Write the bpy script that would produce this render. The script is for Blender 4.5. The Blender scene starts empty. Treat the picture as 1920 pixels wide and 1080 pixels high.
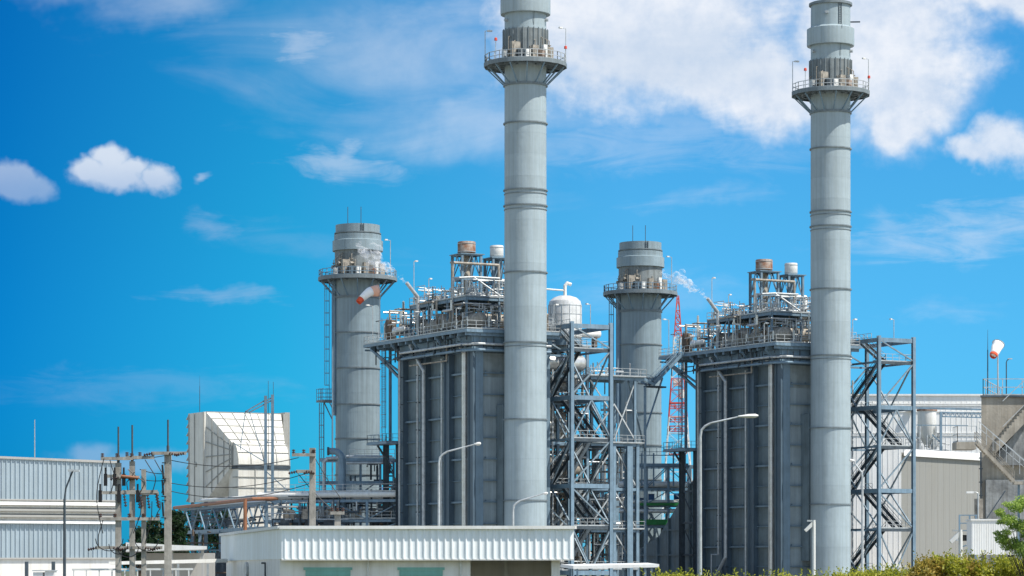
import bpy, math, random
from mathutils import Vector as V, Matrix
R=math.radians; PI=math.pi
S=bpy.context.scene; COL=S.collection
# ------------------------------------------------------------------ camera
F=5448.0; HZ=1070.0; CH=2.5            # focal length in photo pixels, horizon row, eye height
cd=bpy.data.cameras.new('camera'); cam=bpy.data.objects.new('camera',cd); COL.objects.link(cam)
cam.location=(0,0,CH); cam.rotation_euler=(R(90),0,0)
cd.sensor_width=36; cd.lens=36*F/1920; cd.shift_y=(HZ-540)/1920; cd.clip_end=20000; cd.clip_start=1
S.camera=cam
S.render.resolution_x=1024; S.render.resolution_y=576
# ------------------------------------------------------------------ sun
SEL=56; SAZ=118     # elevation, compass angle clockwise from +Y (over the camera's right shoulder)
sd=V((math.sin(R(SAZ))*math.cos(R(SEL)),math.cos(R(SAZ))*math.cos(R(SEL)),math.sin(R(SEL))))
sl=bpy.data.lights.new('sun','SUN'); sl.energy=4.6; sl.angle=R(0.5); sl.color=(1,.95,.87)
sun=bpy.data.objects.new('sun',sl); COL.objects.link(sun); sun.rotation_euler=sd.to_track_quat('Z','Y').to_euler(); sun.location=(0,0,200)
S.view_settings.view_transform='Standard'; S.view_settings.look='None'; S.view_settings.gamma=1; S.view_settings.exposure=0.45
# ------------------------------------------------------------------ sky with clouds
W=bpy.data.worlds.new('World'); S.world=W; W.use_nodes=True
nt=W.node_tree; N=nt.nodes; L=nt.links; N.clear()
def nn(t,**k):
    n=N.new(t)
    for a,b in k.items(): setattr(n,a,b)
    return n
def setin(s,v):
    if isinstance(v,bpy.types.NodeSocket): L.new(v,s)
    else: s.default_value=v
def M(op,a,b=0.0,c=0.0,clamp=False):
    n=nn('ShaderNodeMath',operation=op,use_clamp=clamp); setin(n.inputs[0],a)
    if len(n.inputs)>1: setin(n.inputs[1],b)
    if len(n.inputs)>2: setin(n.inputs[2],c)
    return n.outputs[0]
def MR(v,a,b,c=0.0,d=1.0,smooth=True):
    n=nn('ShaderNodeMapRange',interpolation_type='SMOOTHSTEP' if smooth else 'LINEAR',clamp=True)
    setin(n.inputs[0],v)
    for i,x in enumerate((a,b,c,d)): setin(n.inputs[i+1],x)
    return n.outputs[0]
def mixc(f,a,b,mode='MIX'):
    n=nn('ShaderNodeMix',data_type='RGBA',blend_type=mode); setin(n.inputs[0],f); setin(n.inputs[6],a); setin(n.inputs[7],b); return n.outputs[2]
sky=nn('ShaderNodeTexSky',sky_type='NISHITA'); sky.sun_disc=False; sky.sun_elevation=R(SEL); sky.sun_rotation=R(SAZ)
sky.air_density=1.0; sky.dust_density=0.3; sky.ozone_density=2.0; sky.altitude=0
tc=nn('ShaderNodeTexCoord'); sp=nn('ShaderNodeSeparateXYZ'); L.new(tc.outputs['Generated'],sp.inputs[0])
az=M('ARCTAN2',sp.outputs[0],sp.outputs[1]); el=M('ARCSINE',sp.outputs[2])
# clear-sky colour: physically based sky, deepened (a polarised, saturated noon blue), deeper away from the sun
low=MR(el,0.2,0.75,1.0,0.0)
side=MR(az,-0.19,0.16,0.0,1.0,False)
rmp=nn('ShaderNodeValToRGB'); L.new(side,rmp.inputs[0]); cr=rmp.color_ramp
cr.elements[0].position=0.0; cr.elements[0].color=(0,.127,.312,1); cr.elements[1].position=.66; cr.elements[1].color=(.086,.338,.514,1)
e=cr.elements.new(.31); e.color=(.018,.262,.406,1)
t1=mixc(1.0,rmp.outputs[0],(2,2,2,1),'MULTIPLY')
hzb=MR(el,0.0,0.12,1.0,0.0,False)
t1=mixc(hzb,t1,mixc(1.0,t1,(.78,.93,1.22,1),'MULTIPLY'))
front=M('MULTIPLY',low,MR(M('ABSOLUTE',az),0.24,0.8,1.0,0.0))
tint=mixc(front,(1.55,1.48,1.38,1),t1)
base=mixc(1.0,sky.outputs[0],tint,'MULTIPLY')
# cloud coordinates in degrees-like units (1 unit = 100 photo pixels of arc)
u=M('MULTIPLY',az,54.48); v=M('MULTIPLY',el,54.48)
cmb=nn('ShaderNodeCombineXYZ'); L.new(u,cmb.inputs[0]); L.new(v,cmb.inputs[1])
def noise(scale,detail,rough,stretch=(1,1,1),off=(0,0,0),dist=0.0):
    mp=nn('ShaderNodeMapping'); L.new(cmb.outputs[0],mp.inputs[0]); mp.inputs['Scale'].default_value=stretch; mp.inputs['Location'].default_value=off
    n=nn('ShaderNodeTexNoise'); L.new(mp.outputs[0],n.inputs[0]); n.inputs['Scale'].default_value=scale; n.inputs['Detail'].default_value=detail
    n.inputs['Roughness'].default_value=rough; n.inputs['Distortion'].default_value=dist; return n.outputs[0]
n1=noise(0.8,4,.58); n2=noise(0.8,4,.58,off=(31,7,3)); n3=noise(2.2,5,.6,off=(5,9,1)); nw=noise(.5,5,.6,(.5,1.5,1),(3,5,2),.7); nw2=noise(1.3,5,.66,(.4,1.7,1),(13,2,7),.8)
us=M('ADD',u,M('MULTIPLY',M('SUBTRACT',n1,.5),1.5)); vs=M('ADD',v,M('MULTIPLY',M('SUBTRACT',n2,.5),1.1))
uf=M('ADD',u,M('MULTIPLY',M('SUBTRACT',n1,.5),.9)); vf=M('ADD',v,M('MULTIPLY',M('SUBTRACT',n2,.5),.75))
def blob(px,py,rx,ry,uu,vv,rot=0.0):
    cx=(px-960)/100; cy=(HZ-py)/100; c=math.cos(R(rot)); s=math.sin(R(rot))
    a=M('SUBTRACT',uu,cx); b=M('SUBTRACT',vv,cy)
    if rot: a,b=M('ADD',M('MULTIPLY',a,c),M('MULTIPLY',b,s)),M('SUBTRACT',M('MULTIPLY',b,c),M('MULTIPLY',a,s))
    a=M('DIVIDE',a,rx/100); b=M('DIVIDE',b,ry/100)
    return M('SUBTRACT',1.0,M('SQRT',M('ADD',M('MULTIPLY',a,a),M('MULTIPLY',b,b))))
def mx(l):
    o=l[0]
    for x in l[1:]: o=M('MAXIMUM',o,x)
    return o
# wide soft veils
veil=mx([blob(720,110,470,190,us,vs,-4),blob(860,235,330,90,us,vs),blob(90,-10,380,60,us,vs,-5),blob(1080,120,300,260,us,vs),blob(340,20,240,70,us,vs)])
veil=M('MULTIPLY',MR(M('ADD',veil,M('MULTIPLY',M('SUBTRACT',nw,.5),1.5)),.0,1.15),.36)
wis=[]
for (px,py,rx,ry,rot,a) in [(570,88,110,26,0,.42),(640,318,110,26,-4,.4),(645,305,20,44,-45,.4),(405,424,60,16,-14,.3),(560,455,160,24,-8,.10),(415,557,110,12,0,.34),(290,728,260,30,0,.13),
        (1330,376,130,16,7,.16),(1850,440,230,40,8,.4),(1680,430,60,20,-20,.25),(1780,590,110,18,4,.16),(380,337,20,8,35,.5),(950,215,260,40,0,.25),(1200,270,300,50,0,.25),(1230,550,200,40,0,.12)]:
    wis.append(M('MULTIPLY',MR(M('ADD',blob(px,py,rx*1.3,ry*1.6,us if rx>60 else uf,vf,rot),M('MULTIPLY',M('SUBTRACT',nw2,.5),2.2)),0.0,1.1),a))
wisp=mx(wis)

# heavy cumulus field, upper right
big=mx([blob(1230,60,350,200,us,vs),blob(1400,165,250,105,us,vs,-12),blob(1640,60,240,130,us,vs),blob(1690,160,170,140,us,vs),blob(1690,240,90,62,us,vs),blob(1870,10,220,75,us,vs,-6)])
bigm=MR(M('ADD',big,M('ADD',M('MULTIPLY',M('SUBTRACT',n3,.5),.5),M('MULTIPLY',M('SUBTRACT',nw,.5),.5))),-.22,.6)
bigm=M('MULTIPLY',bigm,MR(M('ADD',nw,M('MULTIPLY',big,.6)),.30,.75,.6,.95))
hard=mx([blob(225,340,112,36,uf,vf,-6),blob(215,312,58,32,uf,vf),blob(165,326,46,26,uf,vf),blob(262,330,44,28,uf,vf),blob(302,346,42,34,uf,vf),blob(240,352,80,26,uf,vf)])
hardm=M('MULTIPLY',MR(M('ADD',hard,M('MULTIPLY',M('SUBTRACT',n3,.5),.7)),.0,.6),.9)
h2=M('MULTIPLY',MR(M('ADD',blob(42,355,74,40,uf,vf,-18),M('MULTIPLY',M('SUBTRACT',n3,.5),.4)),.0,.45),.5)
h3=mx([blob(1880,290,95,66,uf,vf,-10),blob(1830,305,100,40,us,vs,-15)])
h3=M('MULTIPLY',MR(M('ADD',h3,M('MULTIPLY',M('SUBTRACT',n3,.5),.7)),.0,.7),.85)
h4=M('MULTIPLY',MR(M('ADD',mx([blob(178,850,60,34,uf,vf),blob(270,868,190,34,uf,vf)]),M('MULTIPLY',M('SUBTRACT',n3,.5),.5)),.0,.8),.4)
mask=mx([veil,wisp,bigm,hardm,h2,h3,h4])
# cloud tone: sunlit tops, greyer bases
tone=MR(M('ADD',M('MULTIPLY',n3,.8),M('MULTIPLY',nw,.8)),.45,1.1)
vert=mx([MR(blob(1250,125,330,90,us,vs),-.2,.8,1.0,0.0),0.0])
cc=mixc(tone,(4.4,5.2,6.4,1),(6.7,6.9,7.3,1))
cc=mixc(M('MULTIPLY',M('SUBTRACT',1.0,vert),.55),cc,(4.2,5.0,6.1,1))
cc=mixc(MR(side,.0,.42),mixc(.7,cc,(3.5,4.5,5.9,1)),cc)
puff=MR(v,(HZ-385)/100,(HZ-300)/100,.0,1.0)
cc=mixc(MR(side,.45,.3,0.0,1.0,False),cc,mixc(M('ADD',M('MULTIPLY',puff,.75),M('MULTIPLY',n3,.25)),(3.0,4.0,5.7,1),(5.6,6.1,6.8,1)))
colr=mixc(mask,base,cc)
W.cycles.sampling_method='MANUAL'; W.cycles.sample_map_resolution=256
bg=nn('ShaderNodeBackground'); L.new(colr,bg.inputs[0]); bg.inputs[1].default_value=0.10
L.new(bg.outputs[0],nn('ShaderNodeOutputWorld').inputs[0])
S.render.engine='CYCLES'; S.cycles.volume_bounces=16; S.cycles.max_bounces=16; S.cycles.transparent_max_bounces=96; S.cycles.volume_step_rate=1
# ------------------------------------------------------------------ materials
def mat(name,col,rough=.6,metal=0.0,var=.18,streak=.0,scale=.6,col2=None,bump=0.0,plates=0,spec=.35):
    m=bpy.data.materials.new(name); m.use_nodes=True; t=m.node_tree; b=t.nodes['Principled BSDF']
    b.inputs['Roughness'].default_value=rough; b.inputs['Metallic'].default_value=metal; b.inputs['Specular IOR Level'].default_value=spec
    tcn=t.nodes.new('ShaderNodeTexCoord')
    n=t.nodes.new('ShaderNodeTexNoise'); n.inputs['Scale'].default_value=scale; n.inputs['Detail'].default_value=7; n.inputs['Roughness'].default_value=.65
    t.links.new(tcn.outputs['Object'],n.inputs['Vector'])
    c=V(col); d=V(col2) if col2 else c*(1-var*1.6)
    r=t.nodes.new('ShaderNodeValToRGB'); r.color_ramp.elements[0].position=.36; r.color_ramp.elements[1].position=.62
    r.color_ramp.elements[0].color=(*d,1); r.color_ramp.elements[1].color=(*c,1); t.links.new(n.outputs[0],r.inputs[0]); out=r.outputs[0]
    if streak:
        mp=t.nodes.new('ShaderNodeMapping'); mp.inputs['Scale'].default_value=(1.6,1.6,.05); t.links.new(tcn.outputs['Object'],mp.inputs[0])
        n2=t.nodes.new('ShaderNodeTexNoise'); n2.inputs['Scale'].default_value=1.5; n2.inputs['Detail'].default_value=6; n2.inputs['Roughness'].default_value=.7; t.links.new(mp.outputs[0],n2.inputs[0])
        r2=t.nodes.new('ShaderNodeValToRGB'); r2.color_ramp.elements[0].position=.38; r2.color_ramp.elements[1].position=.6
        k=1-streak; r2.color_ramp.elements[0].color=(k,k*.985,k*.96,1); r2.color_ramp.elements[1].color=(1,1,1,1); t.links.new(n2.outputs[0],r2.inputs[0])
        x=t.nodes.new('ShaderNodeMix'); x.data_type='RGBA'; x.blend_type='MULTIPLY'; x.inputs[0].default_value=1; t.links.new(out,x.inputs[6]); t.links.new(r2.outputs[0],x.inputs[7]); out=x.outputs[2]
    if plates:
        sx=t.nodes.new('ShaderNodeSeparateXYZ'); t.links.new(tcn.outputs['Object'],sx.inputs[0]); d_=t.nodes.new('ShaderNodeMath'); d_.operation='DIVIDE'; d_.inputs[1].default_value=plates; t.links.new(sx.outputs[2],d_.inputs[0])
        f_=t.nodes.new('ShaderNodeMath'); f_.operation='FLOOR'; t.links.new(d_.outputs[0],f_.inputs[0]); wn_=t.nodes.new('ShaderNodeTexWhiteNoise'); wn_.noise_dimensions='1D'; t.links.new(f_.outputs[0],wn_.inputs['W'])
        rp_=t.nodes.new('ShaderNodeMapRange'); rp_.inputs[3].default_value=.90; rp_.inputs[4].default_value=1.0; t.links.new(wn_.outputs[0],rp_.inputs[0])
        x=t.nodes.new('ShaderNodeMix'); x.data_type='RGBA'; x.blend_type='MULTIPLY'; x.inputs[0].default_value=1; t.links.new(out,x.inputs[6]); t.links.new(rp_.outputs[0],x.inputs[7]); out=x.outputs[2]
    t.links.new(out,b.inputs['Base Color'])
    rr=t.nodes.new('ShaderNodeMapRange'); rr.inputs[3].default_value=max(.05,rough-.12); rr.inputs[4].default_value=min(1,rough+.12); t.links.new(n.outputs[0],rr.inputs[0]); t.links.new(rr.outputs[0],b.inputs['Roughness'])
    if bump:
        nb=t.nodes.new('ShaderNodeTexNoise'); nb.inputs['Scale'].default_value=1.1; nb.inputs['Detail'].default_value=4; t.links.new(tcn.outputs['Object'],nb.inputs['Vector'])
        bb=t.nodes.new('ShaderNodeBump'); bb.inputs['Strength'].default_value=bump; bb.inputs['Distance'].default_value=.3; t.links.new(nb.outputs[0],bb.inputs['Height']); t.links.new(bb.outputs[0],b.inputs['Normal'])
    return m
stackp=mat('stack_paint',(.355,.43,.46),.5,0,.07,.13,.22,bump=.1,plates=3.05)
stackb=mat('short_stack_paint',(.265,.34,.375),.5,0,.09,.2,.22,bump=.1,plates=3.05)
stackd=mat('stack_ring_paint',(.20,.24,.26),.6,0,.15,.2)
ribp=mat('stack_sleeve_paint',(.24,.27,.275),.6,0,.2,.3)
boil=mat('boiler_casing_paint',(.185,.245,.275),.5,0,.16,.25,.35,bump=.12)
boilk=mat('boiler_column_shade',(.085,.13,.17),.5,0,.12,.15)  # column paint darkened on the shaded side to stand in for shadow bands
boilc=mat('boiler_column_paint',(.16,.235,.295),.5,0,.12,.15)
endw=mat('boiler_end_wall_sunlit',(.33,.40,.43),.5,0,.12,.2,.3,bump=.1)  # casing paint lightened so the end wall looks sunlit though it lies in shadow
boill=mat('boiler_light_panel',(.28,.33,.34),.55,0,.15,.2)
steel=mat('blue_grey_steel',(.19,.285,.365),.5,0,.15,.2,.9)
steeld=mat('dark_steel',(.075,.10,.12),.6,0,.3,.2,.9)
galv=mat('galvanised_steel',(.52,.55,.56),.45,.25,.2,.1,1.5)
galvb=mat('brace_paint',(.23,.305,.36),.5,.1,.2,.1,1.5)
grate=mat('grating',(.24,.27,.28),.7,.2,.3,0,1.5)
alu=mat('aluminium_cladding',(.62,.63,.62),.34,.55,.15,.1,1.2,bump=.15)
tankw=mat('tank_cladding',(.72,.72,.70),.38,.2,.12,.15,1)
tan=mat('weathered_lagging',(.42,.38,.32),.6,.1,.3,.2,1.4)
brown=mat('brown_valves',(.16,.12,.09),.7,.1,.3,.2,2)
white=mat('white_paint',(.74,.74,.71),.5,0,.06,.1,.5)
whitew=mat('white_render',(.82,.79,.74),.7,0,.06,.12,.6)
cream=mat('cream_cladding',(.72,.70,.63),.55,0,.08,.12,.3)
creamd=mat('cladding_rib',(.36,.36,.33),.6,0,.1,.1)
rust=mat('rusted_steel',(.40,.34,.29),.8,0,.3,.3,1.1,col2=(.24,.085,.03))
conc=mat('concrete',(.40,.365,.305),.85,0,.16,.22,.5,bump=.25)
concd=mat('aged_concrete',(.31,.325,.325),.9,0,.3,.3,.6,bump=.3)
polec=mat('pole_concrete',(.44,.415,.365),.85,0,.25,.3,1.2,bump=.2)
orange=mat('orange_pipe_paint',(.36,.16,.085),.55,0,.2,.1,1)
redp=mat('red_paint',(.66,.09,.06),.5,0,.15,.1,1)
sockr=mat('red_fabric',(.72,.10,.04),.8,0,.1,0,1)
sockw=mat('white_fabric',(.92,.89,.84),.8,0,.05,0,1)
socko=mat('faded_orange_fabric',(.85,.48,.34),.8,0,.1,0,1)
teal=mat('teal_shutter',(.24,.50,.44),.6,0,.08,.15,1)
green=mat('green_paint',(.02,.22,.05),.5,0,.15,.1,1)
bluesheet=mat('blue_grey_sheet',(.38,.455,.50),.4,.15,.06,.12,.3)
whitesheet=mat('white_sheet',(.85,.89,.90),.42,.05,.05,.08,.3)
annexm=mat('annex_sheet',(.24,.24,.222),.6,0,.03,.06,.08)
greysheet=mat('grey_sheet',(.42,.41,.385),.6,0,.05,.08,.2)
hallw=mat('hall_sheet',(.82,.82,.80),.5,0,.05,.1,.2)
black=mat('black_rubber',(.02,.02,.022),.5,0,.2)
porc=mat('brown_porcelain',(.07,.035,.03),.3,0,.2)
dark=mat('shed_shade_and_cabinet_black',(.03,.035,.035),.9,0,.3)  # painted shade on the shed wall; also the dark cabinet's own colour
bluep=mat('blue_paint',(.04,.14,.32),.5,0,.1,.1)
groundm=mat('ground',(.12,.13,.07),.95,0,.4,0,.05)
asph=mat('asphalt',(.05,.05,.05),.9,0,.2,0,.5)
yard=mat('yard_concrete',(.34,.33,.30),.9,0,.15,0,.1)
bark=mat('bark',(.09,.065,.045),.95,0,.3)
# ------------------------------------------------------------------ mesh helpers
class MB:
    def __init__(s): s.v=[]; s.f=[]; s.sm=[]; s.ang=50
    def add(s,vs,fs,smooth=False):
        o=len(s.v); s.v+=[tuple(p) for p in vs]; s.f+=[tuple(i+o for i in f) for f in fs]; s.sm+=[smooth]*len(fs); return s
    def box(s,x0,x1,y0,y1,z0,z1):
        vs=[(x,y,z) for x in (x0,x1) for y in (y0,y1) for z in (z0,z1)]
        return s.add(vs,[(0,1,3,2),(4,6,7,5),(0,4,5,1),(2,3,7,6),(0,2,6,4),(1,5,7,3)])
    def beam(s,p,q,w=.2,h=None,up=(0,0,1)):
        p=V(p);q=V(q);h=h or w;d=(q-p)
        if d.length<1e-6: return s
        d.normalize(); up=V(up)
        if abs(d.dot(up))>.98: up=V((0,1,0)) if abs(d.y)<.9 else V((1,0,0))
        a=d.cross(up).normalized()*w/2; b=a.cross(d).normalized()*h/2
        vs=[e+x*a+y*b for e in (p,q) for x,y in ((-1,-1),(1,-1),(1,1),(-1,1))]
        return s.add(vs,[(0,3,2,1),(4,5,6,7),(0,1,5,4),(1,2,6,5),(2,3,7,6),(3,0,4,7)])
    def ibeam(s,p,q,w=.4,t=.07,up=(0,0,1)):
        p=V(p);q=V(q);d=(q-p).normalized(); up=V(up)
        if abs(d.dot(up))>.98: up=V((0,1,0))
        a=d.cross(up).normalized(); b=a.cross(d).normalized()
        for k in (-1,1): s.beam(p+b*k*(w/2-t/2),q+b*k*(w/2-t/2),w,t,up)
        return s.beam(p,q,t,w-2*t,up)
    def tube(s,p,q,r=.1,n=8,r2=None):
        p=V(p);q=V(q);r2=r if r2 is None else r2;d=(q-p)
        if d.length<1e-6: return s
        d.normalize(); up=V((0,0,1)) if abs(d.z)<.9 else V((1,0,0)); a=d.cross(up).normalized(); b=a.cross(d)
        vs=[e+(a*math.cos(2*PI*i/n)+b*math.sin(2*PI*i/n))*rr for e,rr in ((p,r),(q,r2)) for i in range(n)]
        o=len(s.v); s.add(vs,[(i,(i+1)%n,n+(i+1)%n,n+i) for i in range(n)],n>5)
        s.f+=[tuple(o+i for i in reversed(range(n))),tuple(o+n+i for i in range(n))]; s.sm+=[False,False]; return s
    def path(s,pts,r=.1,n=8):
        for i in range(len(pts)-1):
            s.tube(pts[i],pts[i+1],r,n)
        for p in pts[1:-1]: s.ball(p,r*1.03,n,max(3,n//2))
        return s
    def ball(s,c,r,n=10,m=6,sz=1.0):
        return s.lathe([(r*math.sin(PI*i/m),r*sz*-math.cos(PI*i/m)) for i in range(m+1)],n,c)
    def lathe(s,prof,n=32,c=(0,0,0),smooth=True):
        vs=[];c=V(c)
        if n>=40: s.ang=18
        for r,z in prof:
            for i in range(n): vs.append(c+V((r*math.cos(2*PI*i/n),r*math.sin(2*PI*i/n),z)))
        fs=[(k*n+i,k*n+(i+1)%n,(k+1)*n+(i+1)%n,(k+1)*n+i) for k in range(len(prof)-1) for i in range(n)]
        return s.add(vs,fs,smooth)
    def hcyl(s,p,q,r,n=20,dome=.5):   # lying vessel with domed ends
        p=V(p);q=V(q);d=(q-p).normalized(); up=V((0,0,1)) if abs(d.z)<.9 else V((1,0,0)); a=d.cross(up).normalized(); b=a.cross(d)
        prof=[(0.02,-dome*r),(.5*r,-dome*r*.85),(.85*r,-dome*r*.5),(r,0)]; ln=(q-p).length
        prof=prof+[(rr,ln-z) for rr,z in reversed(prof)]
        vs=[p+d*z+(a*math.cos(2*PI*i/n)+b*math.sin(2*PI*i/n))*rr for rr,z in prof for i in range(n)]
        return s.add(vs,[(k*n+i,k*n+(i+1)%n,(k+1)*n+(i+1)%n,(k+1)*n+i) for k in range(len(prof)-1) for i in range(n)],True)
    def prism(s,pts,d):      # closed polygon extruded by vector d
        n=len(pts); pts=[V(p) for p in pts]; d=V(d); vs=pts+[p+d for p in pts]
        return s.add(vs,[tuple(range(n)),tuple(reversed(range(n,2*n)))]+[(i,n+i,n+(i+1)%n,(i+1)%n) for i in range(n)])
    def rail(s,pts,h=1.1,closed=False,sp=1.5,t=.055,kick=True,mids=2):
        pts=[V(p) for p in pts]; P=pts+[pts[0]] if closed else pts
        for a,b in zip(P,P[1:]):
            ln=(b-a).length; n=max(1,round(ln/sp))
            for k in range(1,mids+1): z=V((0,0,h*k/mids)); s.beam(a+z,b+z,t,t)
            if kick: s.beam(a+V((0,0,.08)),b+V((0,0,.08)),.02,.15)
            for i in range(n+1): p=a.lerp(b,i/n); s.beam(p,p+V((0,0,h)),t,t)
        return s
    def ladder(s,x,y,z0,z1,dx=0,dy=-1,cage=True,w=.5):    # cage bulges towards (dx,dy)
        a=V((-dy,dx,0))*w/2
        for k in (-1,1): s.beam(V((x,y,z0))+a*k,V((x,y,z1))+a*k,.08,.08)
        z=z0
        while z<z1: s.beam(V((x,y,z))-a,V((x,y,z))+a,.035); z+=.35
        if cage:
            pts=[]
            for i in range(7):
                t=PI*i/6; pts.append(a*1.5*math.cos(t)+V((dx,dy,0))*.75*math.sin(t))
            z=z0+2.3
            while z<=z1+.01:
                for i in range(6): s.beam(V((x,y,z))+pts[i],V((x,y,z))+pts[i+1],.05,.09)
                z+=1.9
            for q in pts[1:-1:1]: s.beam(V((x,y,z0+2.3))+q,V((x,y,z1))+q,.04)
        return s
    def build(s,name,m,parent=None,loc=None):
        me=bpy.data.meshes.new(name); me.from_pydata(s.v,[],s.f); me.polygons.foreach_set('use_smooth',s.sm)
        me.materials.append(m); me.update(); me.set_sharp_from_angle(angle=R(s.ang))
        o=bpy.data.objects.new(name,me); COL.objects.link(o)
        if parent: o.parent=parent
        if loc: o.location=loc
        return o
def tag(o,label=None,cat=None,group=None,kind=None):
    for k,x in (('label',label),('category',cat),('group',group),('kind',kind)):
        if x: o[k]=x
    return o
def thing(name,label,cat,loc=(0,0,0),rz=0,group=None):
    o=bpy.data.objects.new(name,None); COL.objects.link(o); o.location=loc; o.rotation_euler=(0,0,rz); o.empty_display_size=.5
    return tag(o,label,cat,group)
def copy_tree(o,parent=None):
    c=o.copy(); COL.objects.link(c)
    if parent: c.parent=parent
    for ch in list(o.children): copy_tree(ch,c)
    return c
def at(px,py,Y): return V(((px-960)/F*Y,Y,CH+(HZ-py)/F*Y))
def gx(px,Y): return (px-960)/F*Y
def gz(py,Y): return CH+(HZ-py)/F*Y
UR=R(28.2)
U1=V((1.9,410,0)); uu=V((math.cos(UR),math.sin(UR),0)); vv=V((-math.sin(UR),math.cos(UR),0)); U2=U1+uu*51.9
def W1(x,y,z=0): return U1+uu*x+vv*y+V((0,0,z))

# ================================================================== GROUND
g=MB(); g.add([(-9000,-200,0),(9000,-200,0),(9000,15000,0),(-9000,15000,0)],[(0,1,2,3)]); tag(g.build('ground',groundm),kind='structure')
g=MB(); g.add([(-90,175,.02),(120,175,.02),(140,560,.02),(-140,560,.02)],[(0,1,2,3)]); tag(g.build('plant_yard',yard),kind='structure')
g=MB(); g.add([(-200,118,.02),(200,118,.02),(200,126,.02),(-200,126,.02)],[(0,1,2,3)]); tag(g.build('road',asph),kind='structure')

# ================================================================== TALL STACKS
def bandring(r,z,out=.13,h=.22): return MB().lathe([(r-.02,z-h/2),(r+out,z-h/2),(r+out,z+h/2),(r-.02,z+h/2)],48,smooth=False)
def platform(root,z,r0,r1,n=16,nb=12,drop=3.0,rail_m=galv,brr=None):
    p=thing_part('platform',root)
    d=MB(); d.lathe([(r0,z-.12),(r1,z-.12),(r1,z),(r0,z)],n,smooth=False); d.build('deck',grate,p)
    f=MB(); f.lathe([(r1-.02,z-.5),(r1+.1,z-.5),(r1+.1,z+.08),(r1-.02,z+.08)],n,smooth=False)
    for k in range(nb):
        a=2*PI*(k+.5)/nb; f.beam((r0*math.cos(a),r0*math.sin(a),z-.32),(r1*math.cos(a),r1*math.sin(a),z-.32),.16,.36)
    f.lathe([(r0+1.2,z-.45),(r0+1.4,z-.45),(r0+1.4,z-.12),(r0+1.2,z-.12)],n,smooth=False)
    f.build('rim_beam',stackd,p)
    for k in range(nb):
        a=2*PI*(k+.5)/nb; MB().beam(((r1-.25)*math.cos(a),(r1-.25)*math.sin(a),z-.5),(r0*math.cos(a),r0*math.sin(a),z-drop),.17,.17).build('brace',steel,p)
    r=MB(); pts=[((r1-.05)*math.cos(2*PI*k/n),(r1-.05)*math.sin(2*PI*k/n),z) for k in range(n)]
    r.rail(pts,1.2,True,1.4,.085,mids=2); r.build('railing',rail_m,p)
    return p
def thing_part(name,root):
    o=bpy.data.objects.new(name,None); COL.objects.link(o); o.parent=root; return o
def lamp_post(root,x,y,z,h=3.8,dx=.9,dy=0,name='platform_lamp'):
    m=MB().tube((x,y,z),(x,y,z+h),.055,6).beam((x,y,z+h),(x+dx,y+dy,z+h+.1),.07); o=m.build(name,galv,root)
    MB().box(x+dx*.55-.1,x+dx*1.2,y+dy-.18,y+dy+.18,z+h-.02,z+h+.18).build('lamp_head',white,o)
def clutter(mb,x0,x1,y0,y1,z0,z1,n,rng,rr=(.05,.16),ln=(1,4)):
    for _ in range(n):
        p=V((rng.uniform(x0,x1),rng.uniform(y0,y1),rng.uniform(z0,z1))); pts=[p]; r=rng.uniform(*rr)
        for k in range(rng.randint(1,4)):
            ax=rng.choice((0,1,2,2)); d=V((0,0,0)); d[ax]=rng.choice((-1,1))*rng.uniform(*ln); q=pts[-1]+d
            q=V((min(max(q.x,x0),x1),min(max(q.y,y0),y1),min(max(q.z,z0),z1)))
            if (q-pts[-1]).length>.2: pts.append(q)
        if len(pts)>1: mb.path(pts,r,6)
    return mb
def boxes(mb,x0,x1,y0,y1,z0,n,rng,s=(.3,.9)):
    for _ in range(n):
        x=rng.uniform(x0,x1); y=rng.uniform(y0,y1); w=rng.uniform(*s); d=rng.uniform(*s); h=rng.uniform(*s)*1.5; mb.box(x-w/2,x+w/2,y-d/2,y+d/2,z0,z0+h)
    return mb
def valve(mb,x,y,z,k=1.0):
    mb.hcyl((x-.3*k,y,z),(x+.3*k,y,z),.22*k,8); mb.tube((x,y,z),(x,y,z+.7*k),.09*k,6); mb.lathe([(.02,.62*k),(.3*k,.62*k),(.3*k,.72*k),(.02,.72*k)],10,(x,y,z))
    for e in (-.34,.34): mb.tube((x+e*k,y,z),(x+(e+.06)*k,y,z),.33*k,10)
def gear(root,r0,z,rng,side=1):
    # instruments, cabinets and monitors standing round the stack on its platform
    a=R(-60)
    for k,(deg,w,h,m) in enumerate([(-112,1.3,2.2,tan),(-100,1.1,1.2,steeld),(-86,.75,1.1,white),(-70,.9,1.7,tan),(-60,.7,1.2,brown),(-52,.7,1.0,rust),(-46,.6,1.9,white),(-28,.9,1.7,tan),(-140,.6,1.1,galv)]):
        t=R(deg)-UR; x=(r0+.75)*math.cos(t); y=(r0+.75)*math.sin(t)
        m_=MB().box(x-w/2,x+w/2,y-.3,y+.3,z+.35,z+.35+h); m_.beam((x-w*.4,y,z),(x-w*.4,y,z+.4),.08).beam((x+w*.4,y,z),(x+w*.4,y,z+.4),.08); m_.box(x-w*.32,x+w*.32,y-.36,y-.3,z+.35+h*.3,z+.35+h*.8)
        m_.build('instrument_cabinet',m,root)
    q=MB()
    for k in range(14):
        t=R(rng.uniform(-170,0))-UR; x=(r0+.35)*math.cos(t); y=(r0+.35)*math.sin(t); h=rng.uniform(1.2,3.6)
        q.path([(x,y,z),(x,y,z+h),(x*.9,y*.9,z+h+.2)],.06,6)
        if k%3==0: valve(q,x,y,z+h*.6,.9)
    q.build('sample_pipes',tan,root)
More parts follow.
